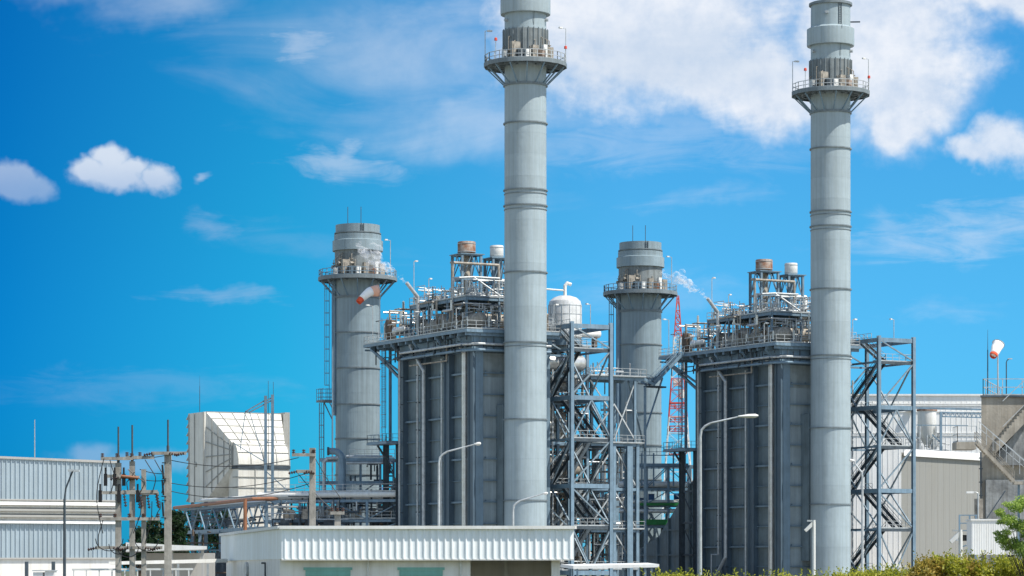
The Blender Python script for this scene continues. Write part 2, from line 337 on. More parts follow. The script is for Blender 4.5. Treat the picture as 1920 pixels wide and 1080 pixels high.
def tall_stack():
    rng=random.Random(4)
    root=thing('exhaust_stack','tall pale chimney cut off by the top edge, in front of the left boiler','chimney',U1,UR,'tall chimneys')
    pr=[(3.1,0),(3.02,.4)]
    for k in range(28):
        z=3+3.05*k; r=3.0-.05*z/80; pr+=[(r,z-.02),(r+.008,z-.015),(r+.008,z+.015),(r,z+.02)]
    pr+=[(2.92,87.4),(2.6,87.4),(2.6,84)]
    MB().lathe(pr,64).build('shell',stackp,root)
    for z in (12.4,23.8,34.6,44.5,53.9,56.1,65.5): 
        bandring(3.0,z,.15,.18).build('stiffener_ring',stackd,root)
        if z in (34.6,53.9,56.1): bandring(3.0,z-.55,.06,.1).build('stiffener_ring',stackd,root)
    bandring(2.97,70.9,.18,.3).build('stiffener_ring',stackd,root)
    MB().lathe([(2.93,80.9),(3.5,80.9),(3.53,81.1),(3.53,83.4),(3.0,83.7),(2.93,83.7)],64).build('collar',stackp,root)
    bandring(2.93,87.1,.3,.35).build('top_ring',stackd,root)
    platform(root,73.95,3.0,5.8,16,14,3.0)
    s=MB().lathe([(2.93,74.1),(3.12,74.1),(3.12,78.6),(2.93,78.6)],48)
    s.build('dark_sleeve',ribp,root)
    q=MB()
    for k in range(26):
        a=2*PI*k/26; q.beam((3.17*math.cos(a),3.17*math.sin(a),74.1),(3.17*math.cos(a),3.17*math.sin(a),78.75),.1,.14)
    q.build('sleeve_ribs',stackd,root)
    gear(root,3.1,73.95,rng)
    for deg,h in ((-178,4.6),(2,5.0)):
        t=R(deg)-UR; lamp_post(root,5.7*math.cos(t),5.7*math.sin(t),74,h,-.9 if deg>0 else .9)
    for deg,h in ((-137,2.6),(-8,2.0)):
        t=R(deg)-UR; x=5.7*math.cos(t);y=5.7*math.sin(t); o=MB().tube((x,y,74),(x,y,74+h),.05,6).build('light_mast',galv,root); MB().lathe([(.02,0),(.22,0),(.2,.35),(.02,.45)],10,(x,y,74+h)).build('warning_light',redp,o)
    # ladder with clips near the top, small lamp bracket
    t=R(-68)-UR; x=3.0*math.cos(t); y=3.0*math.sin(t)
    l=MB().ladder(x,y,83.8,87.2,math.cos(t),math.sin(t),False,.4); l.build('rung_ladder',steeld,root)
    MB().tube((x*.985,y*.985,79),(x*1.2,y*1.2,83.6),.03,6).build('cable',steeld,root)
    for deg,z in ((-107,85.5),(-150,79.9),(-20,80)):
        t=R(deg)-UR; MB().tube((2.9*math.cos(t),2.9*math.sin(t),z),(3.4*math.cos(t),3.4*math.sin(t),z),.22,10).build('port',galv,root)
    t=R(-5)-UR; MB().beam((2.9*math.cos(t),2.9*math.sin(t),84.5),(4.4*math.cos(t),4.4*math.sin(t),84.5),.12,.2).build('bracket',steeld,root)
    # inlet duct from the boiler end wall
    MB().box(-2.4,2.4,2.2,4.5,4,26).build('inlet_duct',boil,root)
    return root
ts=tall_stack()
ts2=copy_tree(ts); ts2.location=U2; ts2['label']='tall pale chimney with its rimmed top in frame, in front of the right boiler'

def bypass_stack():
    rng=random.Random(8)
    root=thing('bypass_stack','shorter grey chimney standing behind the left boiler, nearest the white air intake','chimney',W1(0,55.6),UR,'short chimneys')
    pr=[(3.7,0),(3.65,1)]
    for k in range(18):
        z=3+3.05*k; pr+=[(3.5,z-.02),(3.51,z-.015),(3.51,z+.015),(3.5,z+.02)]
    MB().lathe(pr+[(3.5,57),(3.2,57),(3.2,55)],64).build('shell',stackb,root)
    for z in (17.6,23.3,28.7,34.4,40): bandring(3.5,z,.15,.2).build('stiffener_ring',stackd,root)
    bandring(3.5,45.6,.16,.35).build('stiffener_ring',stackd,root)
    MB().lathe([(3.5,48.9),(3.62,48.9),(3.62,53),(3.5,53)],48).build('dark_sleeve',ribp,root)
    MB().lathe([(3.5,52.9),(3.98,52.9),(3.98,54.5),(3.72,54.62),(3.72,55.45),(3.5,55.5)],64).build('collar',stackb,root)
    bandring(3.5,55.7,.2,.15).build('top_ring',stackd,root)
    platform(root,48.7,3.5,6.15,16,14,3.1,steel)
    gear(root,3.6,48.7,rng)
    for deg in (-115,-78):
        t=R(deg)-UR; MB().tube((3.3*math.cos(t),3.3*math.sin(t),57),(3.3*math.cos(t),3.3*math.sin(t),59.6),.05,6).build('lightning_rod',steeld,root)
    t=R(-75)-UR; MB().ladder(3.6*math.cos(t),3.6*math.sin(t),53.5,57,math.cos(t),math.sin(t),False,.35).build('rung_ladder',steeld,root)
    t=R(-5)-UR; lamp_post(root,5.2*math.cos(t),5.2*math.sin(t),48.8,5.8,-.8)
    # boxed riser on the shaded side, caged ladders and rest platform
    t=R(-172)-UR; x=3.45*math.cos(t); y=3.45*math.sin(t)
    MB().beam((x,y,27),(x,y,48.2),.9,1.1).build('riser_duct',steel,root)
    def pol(r,deg): t=R(deg)-UR; return r*math.cos(t),r*math.sin(t),math.cos(t),math.sin(t)
    x,y,a,b=pol(4.5,-178); MB().ladder(x,y,29.5,48.6,a,b).build('caged_ladder',steel,root)
    x,y,a,b=pol(4.45,-150); MB().tube((x,y,8),(x,y,48),.13,8).build('riser_pipe',steel,root)
    x,y,a,b=pol(5.4,176)
    MB().ladder(x,y,8,29,a,b).build('caged_ladder',steel,root)
    p=thing_part('rest_platform',root)
    x,y,a,b=pol(4.9,178); MB().box(x-1.3,x+1.3,y-1.2,y+1.2,29.1,29.3).build('deck',grate,p)
    MB().rail([(x-1.25,y-1.15,29.3),(x+1.2,y-1.15,29.3),(x+1.2,y+1.15,29.3),(x-1.25,y+1.15,29.3)],1.9,True,.8,.06,mids=3).build('railing',steel,p)
    x2,y2,_,_=pol(3.5,178); MB().beam((x,y-1,29.1),(x2,y2-1,26.2),.18).beam((x,y+1,29.1),(x2,y2+1,26.2),.18).build('brace',steel,p)
    return root
bs=bypass_stack()
bs2=copy_tree(bs); bs2.location=W1(51.9,55.6); bs2['label']='shorter grey chimney standing between the two boilers, left of the red and white mast'

# ================================================================== BOILERS (local frame: x along the front, y away from the camera)
def grid_frame(mb,xs,ys,zs,w=.35,cols=True,I=False):
    for x in xs:
        for y in ys:
            if cols: (mb.ibeam if I else mb.beam)((x,y,0),(x,y,zs[-1]),w)
    for z in zs:
        for y in ys: mb.beam((xs[0],y,z-.2),(xs[-1],y,z-.2),w*.7,.42)
        for x in xs: mb.beam((x,ys[0],z-.2),(x,ys[-1],z-.2),w*.7,.42)
    return mb
def boiler():
    rng=random.Random(21)
    root=thing('heat_recovery_boiler','dark blue-grey boiler on the left, under roof steam vents, behind the central tall chimney','boiler',U1,UR,'boilers')
    x0,x1,y0,y1,H=-5.5,5.5,4.5,27.0,36.0
    MB().box(x0,x1,y0,y1,.5,H-1.2).build('casing',boil,root)
    MB().box(x0+.2,x1-.2,y0+.2,y1-.2,0,.5).build('plinth',conc,root)
    # stiffener flanges on the outside of the casing
    st=MB(); z=3.1; k=0
    while z<H-2:
        o,h=((.55,.26) if k%2 else (.24,.14))
        st.beam((x0-o/2,y0+.5,z),(x0-o/2,y1,z),o,h); st.beam((x1+o/2,y0+.5,z),(x1+o/2,y1,z),o,h)
        if k%2 or 1:
            st.beam((x0+.5,y0-.3,z),(x1,y0-.3,z),.4,.16); st.beam((x0,y1+o/2,z),(x1,y1+o/2,z),o,h)
        if k%2:
            for yy in (8,15.5,23): st.box(x0-.36,x0-.02,yy-.05,yy+.05,z+.1,z+.35)
            for xx in (-4.1,-1.6): st.box(xx-.08,xx+.08,y0-.24,y0-.02,z+.05,z+.32)
        z+=3.05; k+=1
    st.build('stiffener_flanges',boilc,root)
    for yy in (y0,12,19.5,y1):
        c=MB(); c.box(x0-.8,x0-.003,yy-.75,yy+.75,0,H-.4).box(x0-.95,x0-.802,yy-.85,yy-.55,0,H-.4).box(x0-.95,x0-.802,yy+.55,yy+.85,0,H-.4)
        c.build('casing_column',boilk,root)  # shadow bands beside the panels are put into this dark colour
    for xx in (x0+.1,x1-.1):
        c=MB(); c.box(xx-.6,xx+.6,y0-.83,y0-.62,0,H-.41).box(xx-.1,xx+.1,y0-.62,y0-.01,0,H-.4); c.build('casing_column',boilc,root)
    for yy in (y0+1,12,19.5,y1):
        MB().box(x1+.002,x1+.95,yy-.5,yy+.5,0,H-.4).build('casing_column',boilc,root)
    # pale top panel on the chimney end, access door cage low down
    MB().box(x0+.9,x1-.6,y0-.14,y0-.004,H-6.0,H-2.6).build('end_panel',boill,root); MB().box(x0+.8,x1-.6,y0-.1,y0-.003,.6,H-6.02).build('end_wall',endw,root)  # end wall sheet carries sunlight as a lighter colour over the casing
    MB().box(x0+1.1,x0+1.7,y0-.18,y0-.104,H-5.9,H-5.6).build('panel_bracket',steel,root)
    # shiny lagged riser and small-bore pipes on the shaded side
    MB().path([(x0-.75,6.6,0),(x0-.75,6.6,H-2.5),(x0-.75,7.6,H-1.6),(x0+.2,7.6,H-1.4)],.42,14).build('lagged_riser',alu,root)
    MB().path([(x0-1.5,26.2,0),(x0-1.5,26.2,H-1)],.16,8).build('downpipe',galv,root)
    MB().path([(x0-1.3,20.6,5),(x0-1.3,20.6,H-2.4)],.15,8).path([(x0-1.3,20.6,5),(x0-1.3,22.6,5),(x0-1.3,22.6,.2)],.1,6).build('downpipe',galv,root)
    MB().path([(x0-1.55,22.4,H+1.2),(x0-1.55,22.4,H-.6),(x0-1.5,18.2,H-4.4),(x0-1.5,18.2,4.6),(x0-1.5,22.3,.3)],.26,10).build('vent_pipe',galv,root)
    MB().path([(x0-1.2,13.0,0),(x0-1.2,13.0,H-3)],.12,6).build('downpipe',galv,root)
    q=MB()
    for yy in (26.2,20.6,18.2):
        for z in range(3,34,4): q.box(x0-1.6,x0-.9,yy-.08,yy+.08,z,z+.14)
    q.build('pipe_clamps',steeld,root)
    # roof girders under the deck
    gm=MB()
    for z,w in ((H-.75,.9),(H-2.0,.35)):
        gm.beam((x0-.9,y0-.9,z),(x0-.9,y1,z),.35,w).beam((x1+.6,y0-.9,z),(x1+.6,y1,z),.35,w).beam((x0-.9,y0-.9,z),(x1+.6,y0-.9,z),.35,w).beam((x0-.9,y1,z),(x1+.6,y1,z),.35,w)
    for y in [3+2.4*i for i in range(14)]: gm.beam((-8.0,y,H-.1),(7.2,y,H-.1),.22,.5)
    for y in (5.5,12,19.5,26.5,31.5,36): gm.beam((-8.0,y,H-.3),(x0-.1,y,H-3.0 if y<28 else H-.3),.2,.25)
    gm.beam((-8.0,2.6,H+.32),(-8.0,36.4,H+.32),.18,.42).beam((-8.0,2.6,H+.32),(7.2,2.6,H+.32),.18,.42).beam((7.2,2.6,H+.32),(7.2,36.4,H+.32),.18,.42).beam((-8,36.4,H+.32),(7.2,36.4,H+.32),.18,.42)
    gm.beam((-6.5,36.2,H-.3),(-5.4,28,H-5.5),.35,.35).beam((5.5,36.2,H-.3),(5.4,28,H-5.5),.35,.35).beam((-8.0,34,H-.3),(-5.6,27.5,H-4.5),.28,.28)
    gm.build('roof_girders',steel,root)
    MB().box(-7.9,7.1,2.7,36.3,H+.52,H+.6).build('roof_deck',grate,root)
    MB().rail([(-8.0,36.3,H+.6),(-8.0,2.6,H+.6),(7.1,2.6,H+.6),(7.1,36.3,H+.6),(-8.0,36.3,H+.6)],1.15,False,1.5,.06).build('railing',galv,root)
    for dz,o in ((-1.5,2.2),(-2.35,2.0)):
        MB().path([(x0-o,24.5,H+dz),(x0-o,5.0,H+dz),(x0-o+1.5,y0-2.0,H+dz),(x1,y0-2.0,H+dz)],.19,10).build('header_pipe',steel if dz<-2 else galv,root)
    MB().path([(x0-1.4,23,H-3.4),(x0-1.4,11,H-3.4),(x0-1.4,11,H-1)],.13,8).build('header_pipe',tan,root)
    # steam drums lying across the roof
    for yy,r in ((9.5,1.05),(16.2,1.25),(23.2,1.1)):
        d=MB().hcyl((-4.9,yy,H+2.5),(5.4,yy,H+2.5),r,24,.55).build('steam_drum',tan,root)
        MB().box(-4.2,-3.6,yy-.9,yy+.9,H+.6,H+1.7).box(4,4.6,yy-.9,yy+.9,H+.6,H+1.7).build('saddle',steel,d)
        MB().tube((-5.15,yy,H+2.6),(-5.6,yy,H+2.6),.35,14).tube((-5.6,yy,H+2.6),(-5.7,yy,H+2.6),.45,14).build('manhole',brown,d)
    MB().hcyl((-4.3,5.5,H+2.1),(-4.3,24,H+2.1),1.15,20).build('steam_header',tan,root)
    # upper gallery
    fr=MB(); Z=H+5.6
    grid_x=(-5.2,0,5.2)
    for x in grid_x:
        for y in (8,14,20,26): fr.beam((x,y,H+.6),(x,y,Z),.26)
    for y in (8,14,20,26): fr.beam((-5.4,y,Z-.2),(5.4,y,Z-.2),.22,.45)
    for x in grid_x: fr.beam((x,7.8,Z-.2),(x,26.2,Z-.2),.22,.45)
    fr.beam((-5.2,20,Z),(-5.2,26,H+.6),.14).beam((-5.2,8,Z),(-5.2,14,H+.6),.14)
    fr.build('gallery_frame',steel,root)
    MB().box(-5.4,5.4,7.8,26.2,Z+.02,Z+.1).build('gallery_deck',grate,root)
    MB().rail([(-5.4,7.9,Z+.1),(5.3,7.9,Z+.1),(5.3,26.1,Z+.1),(-5.4,26.1,Z+.1)],1.15,True,1.3,.055).build('railing',galv,root)
    # steam vent silencers on lattice legs
    for (x,y,top,r,hm) in ((0.0,18.1,50.7,1.32,rust),(5.0,18.1,50.4,1.0,white)):
        s=thing_part('steam_silencer',root); w=1.55 if r>1.1 else 1.3
        f=MB()
        for a in (-1,1):
            for b in (-1,1): f.ibeam((x+a*w,y+b*w,H+.6),(x+a*w,y+b*w,top-1.9),.34,.06)
        for z in (top-2.0,top-5.6,top-9.4):
            for a in (-1,1): f.beam((x+a*w,y-w,z),(x+a*w,y+w,z),.2,.3).beam((x-w,y+a*w,z),(x+w,y+a*w,z),.2,.3)
        for z in (top-5.6,top-9.4):
            for a in (-1,1):
                f.beam((x+a*w,y-w,z),(x+a*w,y,z+3.6),.12).beam((x+a*w,y,z+3.6),(x+a*w,y+w,z),.12); f.beam((x-w,y+a*w,z),(x,y+a*w,z+3.6),.12).beam((x,y+a*w,z+3.6),(x+w,y+a*w,z),.12)
        f.box(x-w-.35,x+w+.5,y-w-.3,y+w+.3,top-1.98,top-1.85)
        f.build('lattice_frame',steel,s)
        MB().lathe([(.02,top-11),(.55,top-10.6),(.55,top-2.6),(.45,top-1.9),(.02,top-1.9)],16,(x,y,0)).build('vent_drum',tan if r>1.1 else steel,s)
        MB().lathe([(.3,top-1.85),(r*.8,top-1.8),(r,top-1.6),(r,top-.12),(r*.95,top),(r*.7,top-.02),(.02,top-.3)],24,(x,y,0)).build('silencer_head',hm,s)
        q=MB()
        for z in (top-1.5,top-.3): q.lathe([(r,z-.04),(r+.05,z-.04),(r+.05,z+.04),(r,z+.04)],24,(x,y,0),False)
        q.build('head_band',galv,s)
    MB().path([(-4.4,14,H+3),(-4.4,14,H+11.1),(-3.6,16,H+11.3),(4.2,16,H+11.3),(4.2,16,H+8)],.2,12).build('vent_header',tan,root)
    MB().path([(3.2,19.5,H+6),(3.2,19.5,H+9.4),(8.6,19.5,H+9.4),(8.6,19.5,H+1)],.3,12).build('vent_header',white,root)
    MB().path([(-5.4,12,H+2),(-5.4,12,H+8.6),(-2,12,H+8.9),(2.2,12,H+8.9)],.16,8).path([(-2,12,H+8.9),(1.2,10,H+6.2)],.14,8).build('vent_header',galv,root)
    MB().ibeam((1.0,5,H+.6),(1.0,5,H+7.2),.85,.1).build('davit_post',galv,root)
    # bent steam vent that blows over the edge
    MB().path([(-6.0,22,H-.6),(-6.0,22,H+6.6),(-7.9,22,H+8.7)],.27,12).build('steam_vent',galv,root)
    # small vessels at the far corner of the deck
    MB().lathe([(.02,H+.9),(.75,H+1),(.85,H+1.2),(.85,H+3.6),(.7,H+3.9),(.02,H+4)],16,(-6.4,30.4,0)).build('flash_vessel',brown,root)
    MB().hcyl((-7.2,27.5,H+2),(-5.2,27.5,H+2),.65,14).build('flash_vessel',alu,root)
    MB().hcyl((-6.8,25,H+2.2),(-6.8,27,H+2.2),.4,12).build('flash_vessel',white,root)
    # cluttered pipework and valves
    a=clutter(MB(),-7.2,6.6,3.4,35,H+.9,H+4.4,260,rng,(.04,.1),(.8,4)); a.build('roof_pipework',galv,root)
    a=clutter(MB(),-5.0,5.2,8,26,Z+.2,Z+2.8,120,rng,(.04,.1),(.6,3)); a.build('gallery_pipework',galv,root)
    a=clutter(MB(),-6.8,6.4,3.6,34,H+.8,H+6.8,40,rng,(.09,.2),(1,5)); a.build('lagged_pipework',alu,root)
    a=clutter(MB(),-6.8,6.4,3.6,34,H+.8,H+5.5,44,rng,(.06,.16),(1,4)); a.build('brown_pipework',tan,root)
    a=boxes(MB(),-7,6.6,3.4,35.4,H+.62,34,rng,(.3,.8)); boxes(a,-5,5,8.2,25.6,Z+.12,16,rng,(.25,.7)); a.build('control_cabinets',tan,root)
    for _ in range(46):
        a=MB(); valve(a,rng.uniform(-7.2,5.5),rng.uniform(3.4,28),H+rng.choice((1.2,1.6,2.2,3.0,6.4,6.9)),rng.uniform(.6,1.1)); a.build('valve',galv,root)
    for _ in range(9):
        a=MB(); a.hcyl((x:=rng.uniform(-7,5),y:=rng.uniform(3.6,30),z:=H+rng.choice((1.3,2,3.4,6.6))),(x+rng.uniform(.5,1.3),y,z),rng.uniform(.14,.26),10)
        a.build('lagged_valve',tankw,root)
    a=clutter(MB(),-7.8,-6.7,3.2,34,H-2.6,H+.1,40,rng,(.05,.13),(.6,5)); clutter(a,-6,5.5,2.8,3.6,H-2.4,H,26,rng,(.05,.12),(.6,4)); a.build('underdeck_pipework',steeld,root)
    lamps=[(-7.9,33.5,5.6,-.9),(-5.2,25,11.6,.5),(-5.0,20.5,8.6,.4),(-7.9,14,3.4,.6),(6.8,4,4,.6),(-7.9,6,3,.6)]
    for (x,y,h,dx) in lamps: lamp_post(root,x,y,H+.6,h,dx,name='deck_lamp')
    # inlet transition duct falling away to the turbine
    MB().prism([(x0+.2,y1,2),(x0+.2,y1,20),(x0+.2,32.5,15),(x0+.2,41,8),(x0+.2,47,6),(x0+.2,47,1)],(x1-x0-.4,0,0)).build('inlet_transition',boil,root)
    q=MB()
    for yb,zt in ((28,19),(31,16.3),(34,13.7),(37.5,10.9),(41,7.9),(46,6.2)): q.box(x0-.15,x0+.19,yb-.12,yb+.12,1.5,zt)
    for z,ye in ((5,46.5),(9,39.5),(13,34.7)): q.box(x0-.08,x0+.195,27.1,ye,z-.1,z+.1)
    q.build('duct_stiffeners',boil,root)
    # back corner: support column, caged ladder and landing
    q=MB(); q.ibeam((-6.4,32,0),(-6.4,32,21.4),.7,.1).ibeam((-6.4,28,0),(-6.4,28,21.4),.5,.08).beam((-7.8,32,21.2),(-5.5,32,18),.25)
    for z in (5,10,15): q.beam((-6.4,28,z),(-6.4,32,z),.2,.3).beam((-6.4,28,z),(-6.4,32,z+5),.12)
    q.build('corner_frame',steeld,root)
    p=thing_part('landing',root)
    MB().box(-8.6,-5.3,27.4,34.2,21.3,21.6).build('deck',steel,p)
    MB().rail([(-5.4,34.1,21.6),(-8.5,34.1,21.6),(-8.5,27.5,21.6),(-5.4,27.5,21.6)],1.2,False,1.2,.06).build('railing',steel,p)
    MB().ladder(-7.2,31.2,21.6,H+.4,-.3,-.95).build('caged_ladder',steel,root)
    MB().ibeam((-5.9,31.6,21.6),(-5.9,31.6,H-.3),.35,.07).build('ladder_mast',steel,root)
    # caged door at the foot of the chimney end
    MB().ladder(-1.0,y0-1.4,.2,5.4,0,-1,True,.6).build('door_ladder',galv,root)
    MB().box(-2.2,.6,y0-1.6,y0-.8,5.4,5.6).build('door_landing',brown,root)
    return root
bl=boiler()
bl2=copy_tree(bl); bl2.location=U2; bl2['label']='tall dark blue-grey boiler on the right, behind the chimney whose rim is in frame'

# ------------------------------------------------------------------ stair towers
def stair(mb,p,q,w=.9,side=(1,0,0),m=.42,rail=True):
    p=V(p);q=V(q);s=V(side)*w/2
    for k in (-1,1): mb.beam(p+s*k,q+s*k,.08,m)
    n=max(3,int(abs(q.z-p.z)/.21))
    for i in range(1,n):
        c=p.lerp(q,i/n); mb.beam(c-s,c+s,.26,.04)
    if rail:
        for k in (-1,1):
            for h in (.55,1.05): mb.beam(p+s*k+V((0,0,h)),q+s*k+V((0,0,h)),.05)
            for i in range(5): c=p.lerp(q,i/4)+s*k; mb.beam(c,c+V((0,0,1.05)),.05)
    return mb
def stair_tower():
    root=thing('stair_tower','open blue-grey steel stair tower between the central chimney and the pipe structure','stair tower',U1,UR,'stair towers')
    x0,x1,y0,y1=7.5,13.9,0.0,12.2
    for x in (x0,x1):
        for y in (y0,y1):
            MB().ibeam((x,y,0),(x,y,38.0 if y==y0 else 37.8),.5,.09).build('column',steel,root)
    BZ=(2.5,14.9,27.5,37.7); LZ=(8.9,21.4,34.2)
    for z in BZ+LZ:
        bm=MB()
        h=.62 if z in BZ else .3
        zz=z-h/2
        bm.beam((x0,y1,zz),(x1,y1,zz),.25,h)
        if z in BZ: bm.beam((x0,y0,zz),(x1,y0,zz),.25,h)
        bm.beam((x0,y0,zz),(x0,y1,zz),.25,h); bm.beam((x1,y0,zz),(x1,y1,zz),.25,h)
        bm.build('floor_beams',steel,root)
    def br(p,q): MB().beam(p,q,.19,.19).build('brace',galvb,root)
    xm=(x0+x1)/2
    for x in (x0,x1):
        for a,b in ((2.5,8.9),(14.9,21.4),(27.5,34.2)):
            br((x,y0,b),(x,6,a+.1)); br((x,y1,b),(x,6,a+.1))
        for a,b in ((8.9,14.9),(21.4,27.5)):
            br((x,y0,a),(x,6,b-.5)); br((x,y1,a),(x,6,b-.5))
    for y in (y0-.05,y1+.05):
        br((x0,y,27.6),(x1,y,34.0)); br((x0,y,14.9),(x1,y,21.2)); br((x0,y,14.3),(x1-.4,y,9.2)); br((xm,y,26.9),(x0,y,21.4)); br((xm,y,26.9),(x1,y,21.4))
        br((x0,y,8.6),(xm,y,2.6)); br((x1,y,8.6),(xm,y,2.6)); br((x0,y,37.4),(x1,y,34.3))
    xa,xb=12.3,9.3
    def landing(z,ya,yb):
        MB().beam((x0+.2,(ya if ya<3 else yb)-.02,z-.25),(x1-.2,(ya if ya<3 else yb)-.02,z-.25),.12,.45).build('landing_beam',steeld,root)
        p=thing_part('landing',root)
        MB().box(x0+.1,x1-.1,ya,yb,z-.22,z).build('deck',grate,p)
        ye=ya if ya<3 else yb
        MB().rail([(x0+.2,ye,z),(x1-.2,ye,z)],1.1,False,1.3,.055).rail([(x1-.2,ya,z),(x1-.2,yb,z)],1.1,False,1.5,.055).rail([(x0+.2,ya,z),(x0+.2,yb,z)],1.1,False,1.5,.055).build('railing',galv,p)
    for z in LZ: landing(z,.1,1.8)
    for z in BZ[:3]: landing(z+.05,10.4,12.0)
    lv=[2.5,8.9,14.9,21.4,27.5,34.2]
    for i in range(5):
        a,b=lv[i],lv[i+1]
        if i%2==0: p,q=(xb,10.5,a),(xb,1.7,b)       # from the far landing up to the near one
        else: p,q=(xa,1.7,a),(xa,10.5,b)
        stair(MB(),p,q,1.3,m=.55).build('stair_flight',steeld,root)
    stair(MB(),(xb+.2,1.7,34.2),(xb+.2,7.5,37.7),1.1).build('stair_flight',grate,root)
    MB().box(x0-1.6,x1-2.4,7.5,12.1,37.72,37.85).build('top_deck',grate,root)
    MB().rail([(x0-1.6,12,37.85),(x0-1.6,7.5,37.85),(x0+1.1,7.5,37.85)],1.2,False,1,.06).rail([(x1-2.4,7.6,37.85),(x1-2.4,12,37.85),(x0-1.6,12,37.85)],1.2,False,1,.06).build('railing',galv,root)
    lamp_post(root,x1-2.2,2,37.7,3.0,-.6)
    # risers strapped inside the tower
    MB().ibeam((x0+1.6,y1-.7,0),(x0+1.6,y1-.7,36),.75,.1).build('riser_column',steeld,root)
    q=MB()
    for k,x in enumerate((9.6,10.3,10.9)): q.tube((x,y1-.4,0),(x,y1-.4,30+k),.14,8)
    q.build('riser_pipes',galv,root)
    return root
st1=stair_tower()
st2=copy_tree(st1); st2.location=U2+uu*1.3; st2['label']='open blue-grey steel stair tower rightmost in the plant, standing clear against the sky'

# ------------------------------------------------------------------ pipe structure between the units (unit 1 only)
def pipe_structure():
    rng=random.Random(77)
    root=thing('pipe_structure','crowded steel framework of pipes and platforms below the white domed tank','pipe structure',U1,UR)
    f=MB(); grid_frame(f,(8.2,13,18),(14,19.5,27,34),(2.6,8.6,14.8,21.4,27.6,31.4,35.6),.42); f.build('main_frame',steel,root)
    f=MB(); grid_frame(f,(22,26),(13,19,25),(8.6,14.8,21.4),.5)
    for y in (13,19): f.ibeam((21.6,y,21.4),(21.6,y,31.3),.4).ibeam((25.6,y,21.4),(25.6,y,31.3),.35)
    f.beam((18,13,31.1),(27.2,13,31.1),.3,.5).beam((18,19,31.1),(27.2,19,31.1),.3,.5).beam((18,13,21.2),(22,13,21.2),.3,.4).beam((18,13,8.4),(22,13,8.4),.3,.4).beam((18,14,14.6),(22,13,14.6),.3,.4)
    f.ibeam((24.3,12.6,0),(24.3,12.6,21),.95,.12)
    f.build('side_frame',steel,root)
    b=MB()
    for z0,z1 in ((2.6,8.6),(8.6,14.8),(14.8,21.4),(21.4,27.6)):
        b.beam((18,14,z0),(22,13,z1-.4),.2).beam((8.2,14,z1-.4),(13,14,z0),.2).beam((13,14,z0),(18,14,z1-.4),.2).beam((22,13,z1-.3),(26,13,z0),.18)
        b.beam((8.2,14,z0),(8.2,19.5,z1-.4),.2).beam((18,19.5,z1-.4),(18,27,z0),.2)
    b.beam((25.8,13,31),(22,13,22),.18).beam((18.2,13.5,30.8),(21.6,13,26),.18)
    b.build('bracing',galv,root)
    for z,(xa,xb,ya,yb) in ((8.6,(18,27,12.5,19)),(21.4,(18,27,12.5,19)),(31.3,(17.5,27.3,12.5,19.2)),(14.8,(8,18,13.4,27)),(27.6,(8,18,13.4,27)),(35.6,(8,18.4,13.4,27)),(2.6,(8,26,12.6,27))):
        p=thing_part('platform',root)
        MB().box(xa,xb,ya,yb,z+.02,z+.1).build('deck',grate,p); MB().rail([(xa,ya,z+.1),(xb,ya,z+.1),(xb,yb,z+.1),(xa,yb,z+.1)],1.15,True,1.5,.055).build('railing',galv,p)
    for zz in ((2.8,8),(9,14),(15,20.8),(21.8,27),(28,35)):
        for nm,m,n,rr in (('lagged_pipes',alu,22,(.12,.32)),('painted_pipes',galv,40,(.05,.12)),('old_pipes',tan,26,(.08,.24)),('cable_conduits',steeld,24,(.05,.14))):
            clutter(MB(),8.4,18,13.6,26,zz[0],zz[1],n,rng,rr,(1,5)).build(nm,m,root)
    for zz in ((2.8,8),(9,14),(15,20.8)):
        for nm,m,n in (('lagged_pipes',alu,12),('painted_pipes',galv,24),('cable_conduits',steeld,20)):
            clutter(MB(),18.2,25.8,13.2,24,zz[0],zz[1],n,rng,(.06,.2),(1,5)).build(nm,m,root)
    clutter(MB(),18.2,26,13,18.5,31.5,33.4,22,rng,(.05,.12),(.6,2)).build('painted_pipes',galv,root)
    clutter(MB(),18.2,26,13.2,24,24,31,12,rng,(.05,.14),(1,5)).build('painted_pipes',galv,root)
    for i,(z,hh) in enumerate(((2.8,5.2),(8.8,5.2),(15,5.6),(21.6,5.2),(27.9,3))):
        for j in range(7):
            x=rng.uniform(8.8,16.5); y=rng.uniform(17,29); h=rng.uniform(.4,.95)*hh
            m_=MB().box(x,x+rng.uniform(.8,2.4),y,y+rng.uniform(.8,2),z,z+h); m_.build('equipment_cabinet',(tan,steeld,alu,brown,white,galv,boil)[(i+j*2)%7],root)
        for j in range(5):
            y=rng.uniform(14.4,26); zz=z+rng.uniform(1.5,hh); MB().box(8.3,17.9,y,y+.7,zz,zz+.16).build('cable_tray',(galv,tan)[j%2],root)
        for j in range(3):
            x=rng.uniform(9,17); y=rng.uniform(15,22); MB().lathe([(.02,z),(.7,z+.05),(.75,z+hh*.7),(.5,z+hh*.85),(.02,z+hh*.88)],16,(x,y,0)).build('upright_vessel',(alu,tan,white)[j],root)
    for z in (3,9,15.2,22,28):
        boxes(MB(),8.6,17.5,13.8,26,z,9,rng,(.4,1.2)).build('pump_skids',rng.choice((tan,steeld,alu)),root)
    for (p,q,r,m) in (((10,14.5,33.2),(17.2,14.5,33.2),1.25,alu),((9.5,17.5,30),(17.4,17.5,30),.95,white),((9,15,24),(15,15,24),.8,alu),((10,15,17.5),(16.8,15,17.5),.75,tan),((9,15.5,11),(14,15.5,11),.8,alu)):
        MB().hcyl(p,q,r,20).build('heat_exchanger',m,root)
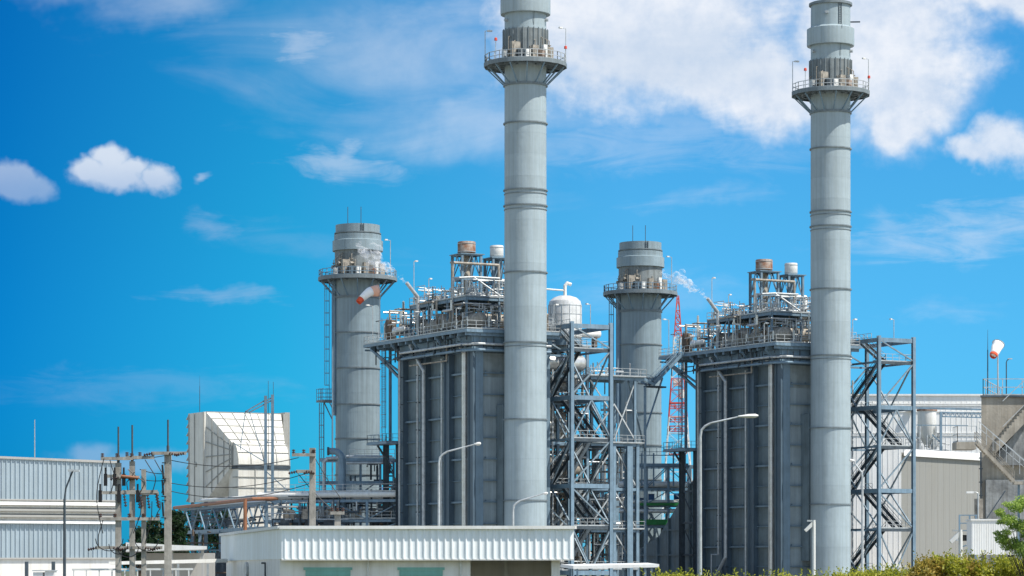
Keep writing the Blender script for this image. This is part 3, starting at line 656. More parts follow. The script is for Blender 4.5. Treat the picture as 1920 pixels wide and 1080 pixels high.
    for i,(a_,b_) in enumerate(((2.7,8.7),(8.7,14.9),(14.9,21.5),(21.5,27.7),(27.7,31.4))):
        for (xa,xb,yy) in ((13.4,17.6,13.0),(18.4,22.6,14.6),(8.6,12.6,16.0)):
            if xa>18 and a_>27: continue
            if i%2: xa,xb=xb,xa
            stair(MB(),(xa,yy,a_),(xb,yy,b_),1.0,(0,1,0),.4).build('stair_flight',steeld,root)
    for z in (16.6,10.4): stair(MB(),(11,13.2,z-1.8),(16.5,13.2,z+4.2),.9,(0,1,0)).build('stair_flight',grate,root)
    return root
pipe_structure()
# white domed tank on top of it
dt=thing('domed_tank','white upright tank with domed lid and bent vent, just right of the central tall chimney','tank',W1(14.4,14.3,35.7),UR)
MB().lathe([(2.1,.9),(2.45,1.3),(2.45,6.0),(2.3,6.6),(1.75,7.1),(.9,7.4),(.02,7.5)],40).build('shell',tankw,dt)
q=MB()
for z in (1.6,3.1,4.6,5.9): q.lathe([(2.45,z-.04),(2.49,z-.04),(2.49,z+.04),(2.45,z+.04)],40,smooth=False)
for k in range(14): a=2*PI*k/14; q.beam((2.47*math.cos(a),2.47*math.sin(a),1.4),(2.47*math.cos(a),2.47*math.sin(a),6),.05)
q.build('cladding_bands',galv,dt)
MB().lathe([(2.3,0),(2.3,1),(2.1,1)],24).build('skirt',steel,dt)
MB().path([(0,0,7.3),(0,0,8.9),(.3,-.1,9.3),(.9,-.3,9.1)],.24,12).build('vent_pipe',white,dt)
MB().path([(-4.0,1,8.4),(0,0,8.2)],.13,8).build('side_pipe',white,dt)
hv=thing('lying_drum','small pale lying drum on the pipe structure, just right of the white domed tank','tank',W1(17.3,14.6,35.7),UR)
MB().hcyl((-1.0,0,2.0),(3.0,0,2.0),.62,16).build('shell',white,hv)
MB().box(-.6,-.2,-.5,.5,0,1.5).box(2.1,2.5,-.5,.5,0,1.5).build('saddle',brown,hv)
MB().lathe([(.02,0),(.9,0),(.9,2.6),(.02,2.9)],14,(-1.3,.2,0)).build('end_vessel',tan,hv)

# sloping walkway that links the framework to the right boiler
lk=thing('link_stair','sloping steel stair and walkway reaching up to the left edge of the right boiler','walkway',(0,0,0))
a=W1(27.2,14.5,31.35); b=V((21.6,452,31.4)); c=V((26.6,456.5,36.7))
m=MB(); stair(m,a,b,1.2,(.97,-.24,0)); m.build('walkway',steel,lk)
m=MB(); stair(m,b,c,1.2,(-.6,.8,0),.5); m.build('stair_flight',steel,lk)
m=MB(); m.beam((21,451,31.1),(23.5,453.5,31.1),1.6,.25); m.rail([(19.5,449,31.3),(22,451.2,31.3)],1.1,False,1,.06); m.build('landing',steeld,lk)
m=MB(); m.ibeam((20.6,450,0),(20.6,450,31),.4).beam((20.6,450,21),(17.5,437,31),.25).beam((20.6,450,24),(23.5,453.6,32.6),.2); m.build('prop',steel,lk)

# ------------------------------------------------------------------ red and white lattice mast
lm=thing('lattice_mast','slender red and white lattice mast rising beyond the link stair','mast',(gx(1271,700),700,0))
def mastw(z): return .4+ (68.7-z)*.135
zs=[0]; 
while zs[-1]<66: zs.append(zs[-1]+max(1.6,mastw(zs[-1])*.8))
zs[-1]=68.7
bands=[(0,36.6),(36.6,46.8),(46.8,58),(58,99)]
for bi,(za,zb) in enumerate(bands):
    m=MB()
    for z,z2 in zip(zs,zs[1:]):
        if not (za<=z<zb): continue
        w,w2=mastw(z)/2,mastw(z2)/2
        cs=[(1,1),(-1,1),(-1,-1),(1,-1)]
        for k in range(4):
            p=V((cs[k][0]*w,cs[k][1]*w,z)); q=V((cs[k][0]*w2,cs[k][1]*w2,z2)); n_=cs[(k+1)%4]
            p2=V((n_[0]*w,n_[1]*w,z)); q2=V((n_[0]*w2,n_[1]*w2,z2))
            m.beam(p,q,.2).beam(p,q2,.11).beam(p2,q,.11).beam(q,q2,.12)
    m.build('mast_section',white if bi%2==0 else redp,lm)
MB().box(-1.1,1.1,-1.1,1.1,47,48.6).lathe([(.9,44),(.9,46)],12,(0.9,-1,0)).build('aerial_drum',white,lm)
for zc in (41.5,38.3,36.0,30.5): MB().rail([(-2,-2,zc),(2,-2,zc),(2,2,zc),(-2,2,zc)],1.3,True,1.2,.14).build('mast_gallery',redp,lm)

# ------------------------------------------------------------------ windsocks
def windsock(name,label,ring,tip,droop,mast_base,cols,r0,r1,group):
    root=thing(name,label,'windsock',mast_base,0,group); b=V(mast_base); ring=V(ring)-b; tip=V(tip)-b
    MB().tube((0,0,0),(0,0,ring.z+.4),.09,8,.06).build('mast',galv,root)
    n=18; k=12; pts=[]
    for i in range(k+1):
        t=i/k; pts.append(ring.lerp(tip,t)+V((0,0,droop*math.sin(PI*t))))
    for ci,(ta,tb,m) in enumerate(cols):
        vs=[];
        ids=[i for i in range(k+1) if ta-1e-6<=i/k<=tb+1e-6]
        for i in ids:
            d=(pts[min(i+1,k)]-pts[max(i-1,0)]).normalized(); a=d.cross(V((0,1,0))).normalized(); c=d.cross(a)
            r=r0+(r1-r0)*i/k
            for j in range(n): an=2*PI*j/n; vs.append(pts[i]+(a*math.cos(an)+c*math.sin(an))*r*(1+.04*math.sin(3*an+i)))
        mb=MB(); mb.add(vs,[(q*n+j,q*n+(j+1)%n,(q+1)*n+(j+1)%n,(q+1)*n+j) for q in range(len(ids)-1) for j in range(n)],True); o=mb.build('sleeve',m,root)
        s=o.modifiers.new('s','SOLIDIFY'); s.thickness=.03
    a=(tip-ring).normalized(); h=MB()
    for j in range(n):
        an=2*PI*j/n; an2=2*PI*(j+1)/n; u_=a.cross(V((0,1,0))).normalized(); w_=a.cross(u_)
        h.beam(ring+(u_*math.cos(an)+w_*math.sin(an))*r0*1.02,ring+(u_*math.cos(an2)+w_*math.sin(an2))*r0*1.02,.06)
    h.beam((0,0,ring.z),ring,.07); h.build('hoop',galv,root)
    return root
Y=424.0
windsock('windsock','faded orange and white windsock in front of the left short chimney',at(708,545,Y),at(672,567,Y-1.5),.5,(at(712,600,Y).x,Y+.4,0),((0,1/3,socko),(1/3,10/12,sockw),(10/12,1,sockr)),.86,.42,'windsocks')
bpy.data.objects['windsock'].location.z=36.6
for o in bpy.data.objects['windsock'].children:
    o.location.z=-36.6
    if o.name.startswith('mast'):
        o.location.z=0; o.scale=(1,1,1)
        for v_ in o.data.vertices: v_.co.z=0 if v_.co.z<1 else v_.co.z-36.6
# steam plumes: many small, thin, see-through puffs
steam=bpy.data.materials.new('steam'); steam.use_nodes=True; t_=steam.node_tree; t_.nodes.clear()
out=t_.nodes.new('ShaderNodeOutputMaterial'); mxs=t_.nodes.new('ShaderNodeMixShader'); mx2=t_.nodes.new('ShaderNodeMixShader'); mx2.inputs[0].default_value=.5
tr_=t_.nodes.new('ShaderNodeBsdfTransparent'); df_=t_.nodes.new('ShaderNodeBsdfDiffuse'); tl_=t_.nodes.new('ShaderNodeBsdfTranslucent')
df_.inputs[0].default_value=(.97,.97,.97,1); tl_.inputs[0].default_value=(.97,.97,.97,1)
t_.links.new(df_.outputs[0],mx2.inputs[1]); t_.links.new(tl_.outputs[0],mx2.inputs[2]); t_.links.new(tr_.outputs[0],mxs.inputs[1]); t_.links.new(mx2.outputs[0],mxs.inputs[2]); t_.links.new(mxs.outputs[0],out.inputs[0])
tcx=t_.nodes.new('ShaderNodeTexCoord'); nz=t_.nodes.new('ShaderNodeTexNoise'); nz.inputs['Scale'].default_value=1.6; nz.inputs['Detail'].default_value=4
t_.links.new(tcx.outputs['Object'],nz.inputs[0]); mrx=t_.nodes.new('ShaderNodeMapRange'); mrx.inputs[1].default_value=.4; mrx.inputs[2].default_value=.7; mrx.inputs[3].default_value=0; mrx.inputs[4].default_value=.3
t_.links.new(nz.outputs[0],mrx.inputs[0]); t_.links.new(mrx.outputs[0],mxs.inputs[0])
def plume(label,path,r,name='steam_plume'):
    rng=random.Random(5); m=MB(); P=[V(p) for p in path]; n=len(P)-1
    for k in range(46):
        t=(k/46)**.9*n; i=min(int(t),n-1); f=t-i; c=P[i].lerp(P[i+1],f); rr=r[i]+(r[i+1]-r[i])*f
        o_=V((rng.gauss(0,1),rng.gauss(0,1),rng.gauss(0,1)))*rr*.42; m.ball(c+o_,rr*rng.uniform(.35,.75),12,8,rng.uniform(.7,1.1))
    o=m.build(name,steam); tag(o,label,'steam','steam plumes','stuff'); return o
ve=W1(-7.9,22,44.7)
def off(v,dx,dy,dz): return (v.x+dx,v.y+dy,v.z+dz)
plume('thin white steam drifting from the bent vent past the left short chimney',[off(ve,0,0,0),off(ve,-1.2,.2,.9),off(ve,-2.6,.3,1.7),off(ve,-4,.2,2.8),off(ve,-5.4,0,4.6),off(ve,-7.5,0,5.2)],[.22,.4,.75,1.1,1.3,.7])
ve=ve+uu*51.9
plume('thin white steam drifting left from the bent vent on the right boiler',[off(ve,0,0,0),off(ve,-1.2,.2,1.0),off(ve,-2.7,.3,1.7),off(ve,-3.6,.2,2.8),off(ve,-5.2,0,3.3),off(ve,-7.6,0,3.9)],[.22,.45,.7,1.0,.95,.5])

# ================================================================== FRONT BUILDING
def sheet(mb,a,b,z0,z1,pitch,depth,n_out,smooth=False):
    # trapezoidal profiled sheet from a to b (ground points), n_out = outward direction
    a=V((a[0],a[1],0)); b=V((b[0],b[1],0)); d=b-a; ln=d.length; d.normalize(); o=V(n_out); n=max(1,round(ln/pitch)); p=ln/n; pts=[]
    for i in range(n):
        s=i*p
        for f,h in ((0,0),(.30,0),(.42,1),(.58,1),(.70,0)): pts.append(a+d*(s+f*p)+o*depth*h)
    pts.append(b); m=len(pts)
    return mb.add([q+V((0,0,z0)) for q in pts]+[q+V((0,0,z1)) for q in pts],[(i,i+1,m+i+1,m+i) for i in range(m-1)])
YF=147.0; fx0,fx1=gx(528,YF),gx(1076,YF); ft,fb=gz(990,YF),gz(1048,YF); YB=178.0; bx=gx(415,YB)
fbld=thing('pump_house','low white building with a ribbed metal parapet and green shutters in the foreground','building',(0,0,0))
m=MB(); sheet(m,(fx0,YF),(fx1,YF),fb,ft-.02,.355,.045,(0,-1,0)); m.build('front_parapet',whitesheet,fbld)
dl=V((bx-fx0,YB-YF,0)); dn=V((-dl.y,dl.x,0)).normalized()
m=MB(); sheet(m,(bx,YB),(fx0,YF),fb,ft-.02,.6,.05,tuple(dn)); m.build('side_parapet',whitesheet,fbld)
m=MB(); m.beam((fx0-.1,YF-.05,ft+.03),(fx1+.06,YF-.05,ft+.03),.3,.16).beam((bx,YB,ft+.035),(fx0-.05,YF,ft+.035),.3,.15).beam((fx1,YF,ft+.03),(fx1-6,YB,ft+.03),.3,.15); m.beam((fx0,YF+.03,fb-.03),(fx1,YF+.03,fb-.03),.12,.08)
m.build('parapet_cap',white,fbld)
rx1=fx1-.06
m=MB(); m.prism([(fx0+.06,YF+.1,fb+.05),(rx1,YF+.1,fb+.05),(fx1-6,YB,fb+.05),(bx+.1,YB,fb+.05)],(0,0,.25)); m.build('roof',greysheet,fbld)
wx0=gx(525,YF+.6); wx1=gx(1050,YF+.6); ox0=gx(882,YF+.6); ox1=gx(1034,YF+.6); yw=YF+.6
m=MB(); m.box(wx0,ox0,yw,yw+.25,0,fb+.05); m.box(ox1,wx1,yw,yw+.25,0,fb+.05); m.prism([(wx0-.0,yw,0),(wx0,yw+.25,0),(bx+.6,YB-1,0),(bx+.4,YB-1,0)],(0,0,fb+.05))
m.box(ox0-.25,ox0,yw+.25,yw+5,0,fb+.05).box(ox1,ox1+.2,yw+.25,yw+5,0,fb+.05).box(ox0,ox1,yw+5,yw+5.2,0,fb+.05); m.build('wall',whitew,fbld)
m=MB(); m.box(ox0+1.7,ox0+1.9,yw+4.2,yw+4.4,0,fb).box(ox0+.3,ox0+1.3,yw+4.6,yw+4.98,.2,2.0); m.build('bay_post',white,fbld)
for a,b in ((573,657),(749,830)):
    sh=MB(); xa,xb=gx(a,yw),gx(b,yw); sh.box(xa,xb,yw-.06,yw-.004,.0,gz(1069,yw))
    for k in range(12): sh.beam((xa,yw-.075,k*.2+.1),(xb,yw-.075,k*.2+.1),.03,.05)
    s_=sh.build('shutter',teal,fbld); MB().box(xa-.1,xb+.1,yw-.1,yw-.004,gz(1069,yw)+.005,gz(1069,yw)+.14).build('shutter_hood',teal,s_)
for px in (690,864):
    x=gx(px,yw); q=MB().tube((x,yw-.1,0),(x,yw-.1,fb),.05,8)
    for z in (1.0,2.0,2.75): q.box(x-.09,x+.09,yw-.16,yw-.004,z,z+.06)
    q.build('downpipe',white,fbld)
q=MB(); p=V((wx0,yw,0)).lerp(V((bx+.5,YB-1,0)),.55); q.lathe([(.02,-.1),(.42,-.1),(.45,0),(.45,.12),(.02,.14)],24)
o=q.build('extract_fan',galv,fbld); o.location=(p.x-.1,p.y,2.55); o.rotation_euler=(R(90),0,-R(75))
p2=V((wx0,yw,0)).lerp(V((bx+.5,YB-1,0)),.2); MB().path([(p2.x-.35,p2.y,2.9),(p2.x-.15,p2.y,2.9),(p2.x-.15,p2.y,1.2)],.05,6).build('conduit',steeld,fbld)
# low shelter roof right of it
can=thing('small_shelter','small white flat-roofed shelter at the foot of the central stair tower','shelter',(0,0,0))
YS=205.0; cx0,cx1=gx(1075,YS),gx(1236,YS)
MB().prism([(cx0,YS,gz(1064,YS)-.1),(cx1,YS,gz(1061,YS)-.1),(cx1-.6,YS+5,gz(1057,YS+5)-.15),(cx0-.8,YS+5,gz(1060,YS+5)-.15)],(0,0,.22)).build('roof',white,can)
q=MB()
for x in (cx0+.3,gx(1180,YS),cx1-.5):
    for y in (YS+.3,YS+4.5): MB().beam((x-.3*(y-YS)/5,y,0),(x-.3*(y-YS)/5,y,gz(1064,YS)-.05),.14).build('post',steel,can)

# ================================================================== LEFT SIDE
# warehouse
wh=thing('warehouse','long pale ribbed metal warehouse with a band of white louvres at the left edge','warehouse',(0,0,0))
A=V((-62,246.5,0)); B=V((gx(222,256),256,0)); wd=(B-A).normalized(); wn=V((wd.y,-wd.x,0))
def wz(p,py): return gz(py,p.y)
LP=V((gx(0,249.4),249.4,0))
def pz(py0,py1): # heights at A, B for image rows at px0 / px222
    z0=gz(py0,LP.y); z1=gz(py1,B.y); t=(LP-A).length/(B-A).length; k=(z1-z0)/(1-t); return z1-k, z1
def sheet2(mb,za0,zb0,za1,zb1,pitch,depth):
    d=(B-A); ln=d.length; d.normalize(); n=round(ln/pitch); p=ln/n; P=[]
    for i in range(n):
        for f,h in ((0,0),(.32,0),(.44,1),(.6,1),(.72,0)): P.append((i*p+f*p,h))
    P.append((ln,0)); m=len(P)
    lo=[A+d*s+wn*depth*h+V((0,0,za0+(zb0-za0)*s/ln)) for s,h in P]; hi=[A+d*s+wn*depth*h+V((0,0,za1+(zb1-za1)*s/ln)) for s,h in P]
    return mb.add(lo+hi,[(i,i+1,m+i+1,m+i) for i in range(m-1)])
ta,tb=pz(856,868); ua,ub=pz(934,938); la,lb=pz(977,980); ba,bb=pz(1046,1046)
m=MB(); sheet2(m,ua,ub,ta,tb,.40,.09); m.build('upper_cladding',bluesheet,wh)
m=MB(); sheet2(m,ba,bb,la,lb,.40,.09); m.build('lower_cladding',bluesheet,wh)
m=MB(); back=-wn*22
m.add([A-wn*.06+V((0,0,0)),B-wn*.06,B-wn*.06+V((0,0,tb-.05)),A-wn*.06+V((0,0,ta-.05)),A+back,B+back,B+back+V((0,0,tb-1.0)),A+back+V((0,0,ta-1.0))],[(0,1,2,3),(1,5,6,2),(4,7,6,5),(0,3,7,4),(3,2,6,7)]); m.build('wall',whitew,wh)
m=MB(); m.beam(A+V((0,0,ta+.06)),B+V((0,0,tb+.06)),.35,.2).beam(A+wn*.05+V((0,0,ua-.05)),B+wn*.05+V((0,0,ub-.05)),.14,.12).beam(A+wn*.05+V((0,0,ba-.04)),B+wn*.05+V((0,0,bb-.04)),.16,.14); m.build('edge_trim',greysheet,wh)
m=MB()
for k in range(4):
    f=(k+.35)/3.7; za=ua+(la-ua)*f; zb=ub+(lb-ub)*f
    p,q=A+V((0,0,za)),B+V((0,0,zb))
    m=MB(); m.prism([p+wn*.02,p+wn*.32-V((0,0,.26)),p+wn*.32-V((0,0,.32)),p+wn*.02-V((0,0,.1))],q-p); m.build('louvre',white if k in (0,3) else annexm,wh)
for px in (53,103):
    x=gx(px,249); MB().box(x-.14,x+.14,248.0,248.3,0,gz(1053,248)).build('wall_post',steeld,wh)
# low canopies, gutter beams and rails in front of it
cn=thing('canopy','flat white canopy roof behind the row of concrete utility poles','canopy',(0,0,0))
Y=190.0
MB().prism([(gx(236,Y),Y,gz(1034,Y)),(gx(388,Y),Y,gz(1030,Y)),(gx(388,Y),Y,gz(1024,Y)),(gx(330,Y),Y,gz(1022,Y)),(gx(236,Y),Y,gz(1017,Y))],(-1.2,9,0)).build('roof',white,cn)
q=MB()
for px in (250,320,378): MB().box(gx(px,Y)-.08,gx(px,Y)+.08,Y+.5,Y+.66,0,gz(1032,Y)).build('post',greysheet,cn)
q.box(gx(250,Y),gx(385,Y),Y+6,Y+6.2,0,gz(1036,Y)); q.build('back_wall',greysheet,cn)
wk=thing('walkway_roof','long narrow white covered-walkway roof leading to the low white building','canopy',(0,0,0))
Y=165.0
MB().prism([(gx(204,Y),Y,gz(1059,Y)),(gx(422,Y+6),Y+6,gz(1054.5,Y+6)),(gx(422,Y+6),Y+6,gz(1047.5,Y+6)),(gx(204,Y),Y,gz(1053,Y))],(0,1.6,0)).build('roof',white,wk)
q=MB()
for px in (214,268,330,386): MB().box(gx(px,Y)-.06,gx(px,Y)+.06,Y+1.0,Y+1.12,0,gz(1057,Y)).build('post',galv,wk)
fn=thing('yard_railing','low white railing along the bottom edge, in front of the warehouse','railing',(0,0,0))
Y=150.0
q=MB(); q.beam((gx(135,Y),Y,gz(1068,Y)),(gx(362,Y),Y,gz(1067,Y)),.07,.1).beam((gx(135,Y),Y,1.6),(gx(362,Y),Y,1.6),.05)
for px in range(138,363,24): q.beam((gx(px,Y),Y,0),(gx(px,Y),Y,gz(1068,Y)),.06)
q.build('bars',white,fn)
tr=thing('parked_tanks','white box-shaped cabinet beside the warehouse wall at the bottom left','cabinet',(0,0,0))
q=MB().box(gx(62,200),gx(80,200),200,201,0,gz(1073,200)).box(gx(84,200),gx(102,200),200,201,0,gz(1071,200)); q.build('body',white,tr); MB().box(gx(62,200)-.05,gx(102,200)+.05,199.9,201.1,gz(1071,200),gz(1071,200)+.08).build('lid',galv,tr)
tr.name='storage_cabinet'

# utility poles
def insul(mb,x,y,z,dx=0,dz=1,n=4,r=.09,ln=.45):
    p=V((x,y,z)); d=V((dx,0,dz)).normalized()
    mb.tube(p,p+d*ln,.03,6)
    for k in range(n): c=p+d*ln*(k+.5)/n; mb.tube(c-d*.03,c+d*.03,r,10)
Y=150.0; up_rng=random.Random(3)
def pole(px,ytop,w,label,arms=(),rod=0,Y=150.0,xtra=None,grp='concrete utility poles'):
    root=thing('utility_pole',label,'utility pole',(gx(px,Y),Y,0),0,grp); X=gx(px,Y); zt=gz(ytop,Y)
    MB().beam((0,0,0),(0,0,zt),w,w*.8).build('post',polec,root)
    if rod: MB().tube((0,0,zt-.3),(0,0,gz(rod,Y)),.05,6).tube((0,0,zt-.2),(0,0,zt+.4),.08,6).build('earth_rod',steeld,root)
    for (a,b,py,kind) in arms:
        z=gz(py,Y); xa,xb=gx(a,Y)-X,gx(b,Y)-X
        ar=MB().beam((xa,-w*.55,z),(xb,-w*.55,z),.14,.16).build('crossarm',polec,root)
        n=max(2,int((xb-xa)/.75))
        for k in range(n+1):
            x=xa+.08+(xb-xa-.16)*k/n; im=MB()
            if kind=='pin': insul(im,x,-w*.55,z+.08,0,1,2,.09,.2)
            elif kind=='hang': insul(im,x,-w*.62,z-.05,.15,-1,5,.08,.75)
            elif kind=='strain': insul(im,x,-w*.62,z,.9 if k%2 else -.9,-.2,4,.08,.5)
            else: im.box(x-.09,x+.09,-w*.8,-w*.5,z-.5,z+.12); im.tube((x,-w*.7,z+.1),(x,-w*.7,z+.45),.05,8)
            im.build('insulator',porc if kind!='cut' else black,ar)
    return root
pole(222,868,.29,'concrete pole leftmost in the row, with the lowest crossarm full of coiled leads',[(190,250,860,'pin'),(196,236,893,'cut'),(186,262,924,'cut'),(186,300,973,'pin'),(180,305,1027,'strain')],800)
pole(248,865,.27,'concrete pole second in the row, joined to the leftmost pole by a red-topped crossarm',[(236,290,858,'pin'),(222,262,895,'strain'),(230,296,922,'hang')],797)
pole(269.5,880,.23,'short concrete pole without a rod, third in the row by the warehouse corner',[(256,298,925,'hang')],0)
pole(315,850,.35,'thickest concrete pole, carrying a long crossarm in front of the white air intake',[(285,350,850,'strain')],787)
pole(586,840,.31,'concrete pole standing in front of the blue pipe rack',[(548,592,853,'pin'),(556,590,884,'strain')],0)
pole(633,958,.3,'stub of a concrete pole low in front of the blue pipe rack',[(620,646,962,'pin')],0)
# switch gear on the 315 pole and the coil rack
q=thing('fuse_switches','row of dark cut-out fuse switches mounted beside the thickest concrete pole','switchgear',(gx(305,Y),Y-.15,0))
for py in (868,898,938):
    z=gz(py,Y); b=MB().beam((-.02,0,z),(.2,0,z),.05).beam((0,0,z-.1),(.06,0,z-.85),.09).beam((-.05,0,z-.9),(.2,0,z-.92),.05); b.build('fuse_switch',black,q)
def sag(a,b,s,n=14): a=V(a);b=V(b); return [a.lerp(b,i/n)-V((0,0,s*4*(i/n)*(1-i/n))) for i in range(n+1)]
def wire(label,pts,r=.02,name='cable',grp='leads and cables on the utility poles'):
    m=MB()
    for p,q in zip(pts,pts[1:]): m.tube(p,q,r,5)
    o=m.build(name,black); tag(o,label,'cable',grp); return o
def wp(px,py,dy=0): return at(px,py,Y+dy)
ws=[((316,862),(560,858),1.6),((316,905),(585,884),2.0),((316,920),(585,905),2.2),((222,861),(316,853),.3),((262,880),(316,888),.35),((262,898),(316,900),.3),((586,850),(640,935),.5),((556,884),(632,962),.6)]
for i,(a,b,s_) in enumerate(ws): wire('dark cable sagging between the concrete poles' ,sag(wp(*a),wp(*b,dy=0),s_*.25))
lead='dark looping lead hanging down from the crossarms of the concrete poles'
for a,b,k in (((195,860),(193,1000),-.35),((206,862),(208,925),.2),((272,862),(285,925),.35),((290,862),(303,925),.3),((240,880),(262,925),.5),((252,885),(240,920),-.2),((285,940),(272,1020),.1),((300,940),(292,970),.1),((193,975),(185,1027),-.1),((262,930),(250,1000),.2)):
    p,q=wp(*a,dy=-.3),wp(*b,dy=-.3); pts=[]
    for i in range(13): t=i/12; pts.append(p.lerp(q,t)+V((k*math.sin(PI*t),0,-.1*math.sin(2*PI*t))))
    wire(lead,pts,.024)
for c in ((205,1010,26),(222,1020,18),(275,1012,22),(240,1025,20)):
    pts=[wp(c[0]+c[2]*math.cos(t_*PI/8),c[1]+(10+c[2]*.5)*math.sin(t_*PI/8),-.35) for t_ in range(9)]
    wire('dark looping lead hanging under the lowest crossarm',pts,.024)
# red cover on the crossarm
o=MB().hcyl(at(228,893,Y-.3),at(258,896,Y-.3),.08,8).build('line_cover',orange); tag(o,'faded red line cover strapped between the two leftmost concrete poles','line cover')

# street lamps
def street_lamp(px,Y,ytop,arm_px,ytip,label,head=True,th=.07,double=False):
    x=gx(px,Y); root=thing('street_lamp',label,'street lamp',(x,Y,0),0,'tall street lamps'); zt=gz(ytop,Y); xt=gx(arm_px,Y)-x; zp=gz(ytip,Y); s=1 if xt>0 else -1
    bend=[(0,0,zt-.6),(s*.05,0,zt-.25),(s*.22,0,zt-.06),(s*.5,0,zt+(zp-zt)*.5/abs(xt))]
    m=MB().tube((0,0,0),(0,0,zt-.6),th*1.3,10,th); m.path(bend,th*.85,8); m.build('pole',galv,root)
    MB().tube(bend[-1],(xt-s*.45,0,zp-.03),th*.7,8,th*.5).build('arm',galv,root)
    h=MB(); v0=V((xt-s*.5,0,zp-.02)); hl=.95 if head else .4
    prof=[(0,.05,.04),(.2,.12,.06),(.5,.2,.1),(.85,.2,.1),(1,.07,.04)]
    n=10; vs=[]
    for t,wy,wz_ in prof:
        for j in range(n): an=2*PI*j/n; vs.append((v0.x+s*t*hl,wy*math.cos(an),v0.z+wz_*math.sin(an)+.03*t))
    h.add(vs,[(k*n+j,k*n+(j+1)%n,(k+1)*n+(j+1)%n,(k+1)*n+j) for k in range(len(prof)-1) for j in range(n)]+[tuple(reversed(range(n))),tuple((len(prof)-1)*n+j for j in range(n))],True)
    h.build('lamp_head',white,root); return root
street_lamp(1313,138,797,1404,780,'tall street lamp with a bright white head in front of the right boiler')
street_lamp(823,170,850,905,832,'street lamp with a thin arm pointing right in front of the left boiler',False)
street_lamp(962,210,942,1030,925,'short street lamp whose arm crosses the foot of the central chimney',False,.085)
street_lamp(1617,218,879,1590,863,'street lamp with an arm to the left beside the right stair tower',False,.085)
lp=thing('yard_lamp','thin lamp post with a twin head in front of the ribbed warehouse','street lamp',(gx(121,165),165,0))
zt=gz(884,165); MB().tube((0,0,0),(0,0,gz(935,165)),.1,8,.07).path([(0,0,gz(935,165)),(.08,0,gz(915,165)),(.45,0,zt)],.05,8).build('pole',steeld,lp)
MB().box(.2,.5,-.15,.15,zt,zt+.12).box(.52,.85,-.15,.15,zt-.02,zt+.1).build('lamp_head',galv,lp)
def camera_post(px,Y,ytop,label,s=-1):
    root=thing('camera_post',label,'camera post',(gx(px,Y),Y,0)); z=gz(ytop,Y)
    MB().tube((0,0,0),(0,0,z),.09,10).build('pole',white,root)
    MB().box(s*.15 if s<0 else .1,s*.5 if s<0 else .5,-.12,.12,z-.35,z-.12).build('camera_head',white,root) if s>0 else MB().prism([(-.1,-.12,z-.1),(-.5,-.12,z-.5),(-.4,-.12,z-.62),(-.1,-.12,z-.35)],(0,.24,0)).build('camera_head',white,root)
    MB().box(-.35,.1,-.05,.05,z-.08,z).build('bracket',galv,root)
camera_post(1526,150,975,'white camera post at the foot of the right chimney')
camera_post(1801,130,993,'white camera post among the bushes in front of the beige building')
# mast behind roof lines, left
def rod(px,Y,ya,yb,label,r=.06,name='lightning_mast'):
    o=thing(name,label,'mast',(gx(px,Y),Y,gz(yb,Y))); h=gz(ya,Y)-gz(yb,Y)
    MB().tube((0,0,0),(0,0,h*.7),r,6,r*.8).build('lower_tube',steeld,o); MB().tube((0,0,h*.7),(0,0,h),r*.5,6,r*.2).build('tip',steeld,o)
o=thing('radio_mast','faint thin radio mast far behind the warehouse roof','mast',(gx(65,700),700,0)); MB().tube((0,0,0),(0,0,gz(787,700)),.3,6,.1).build('mast',galv,o)
rod(374.5,497,704,772,'lightning mast standing on the left end of the white air intake')
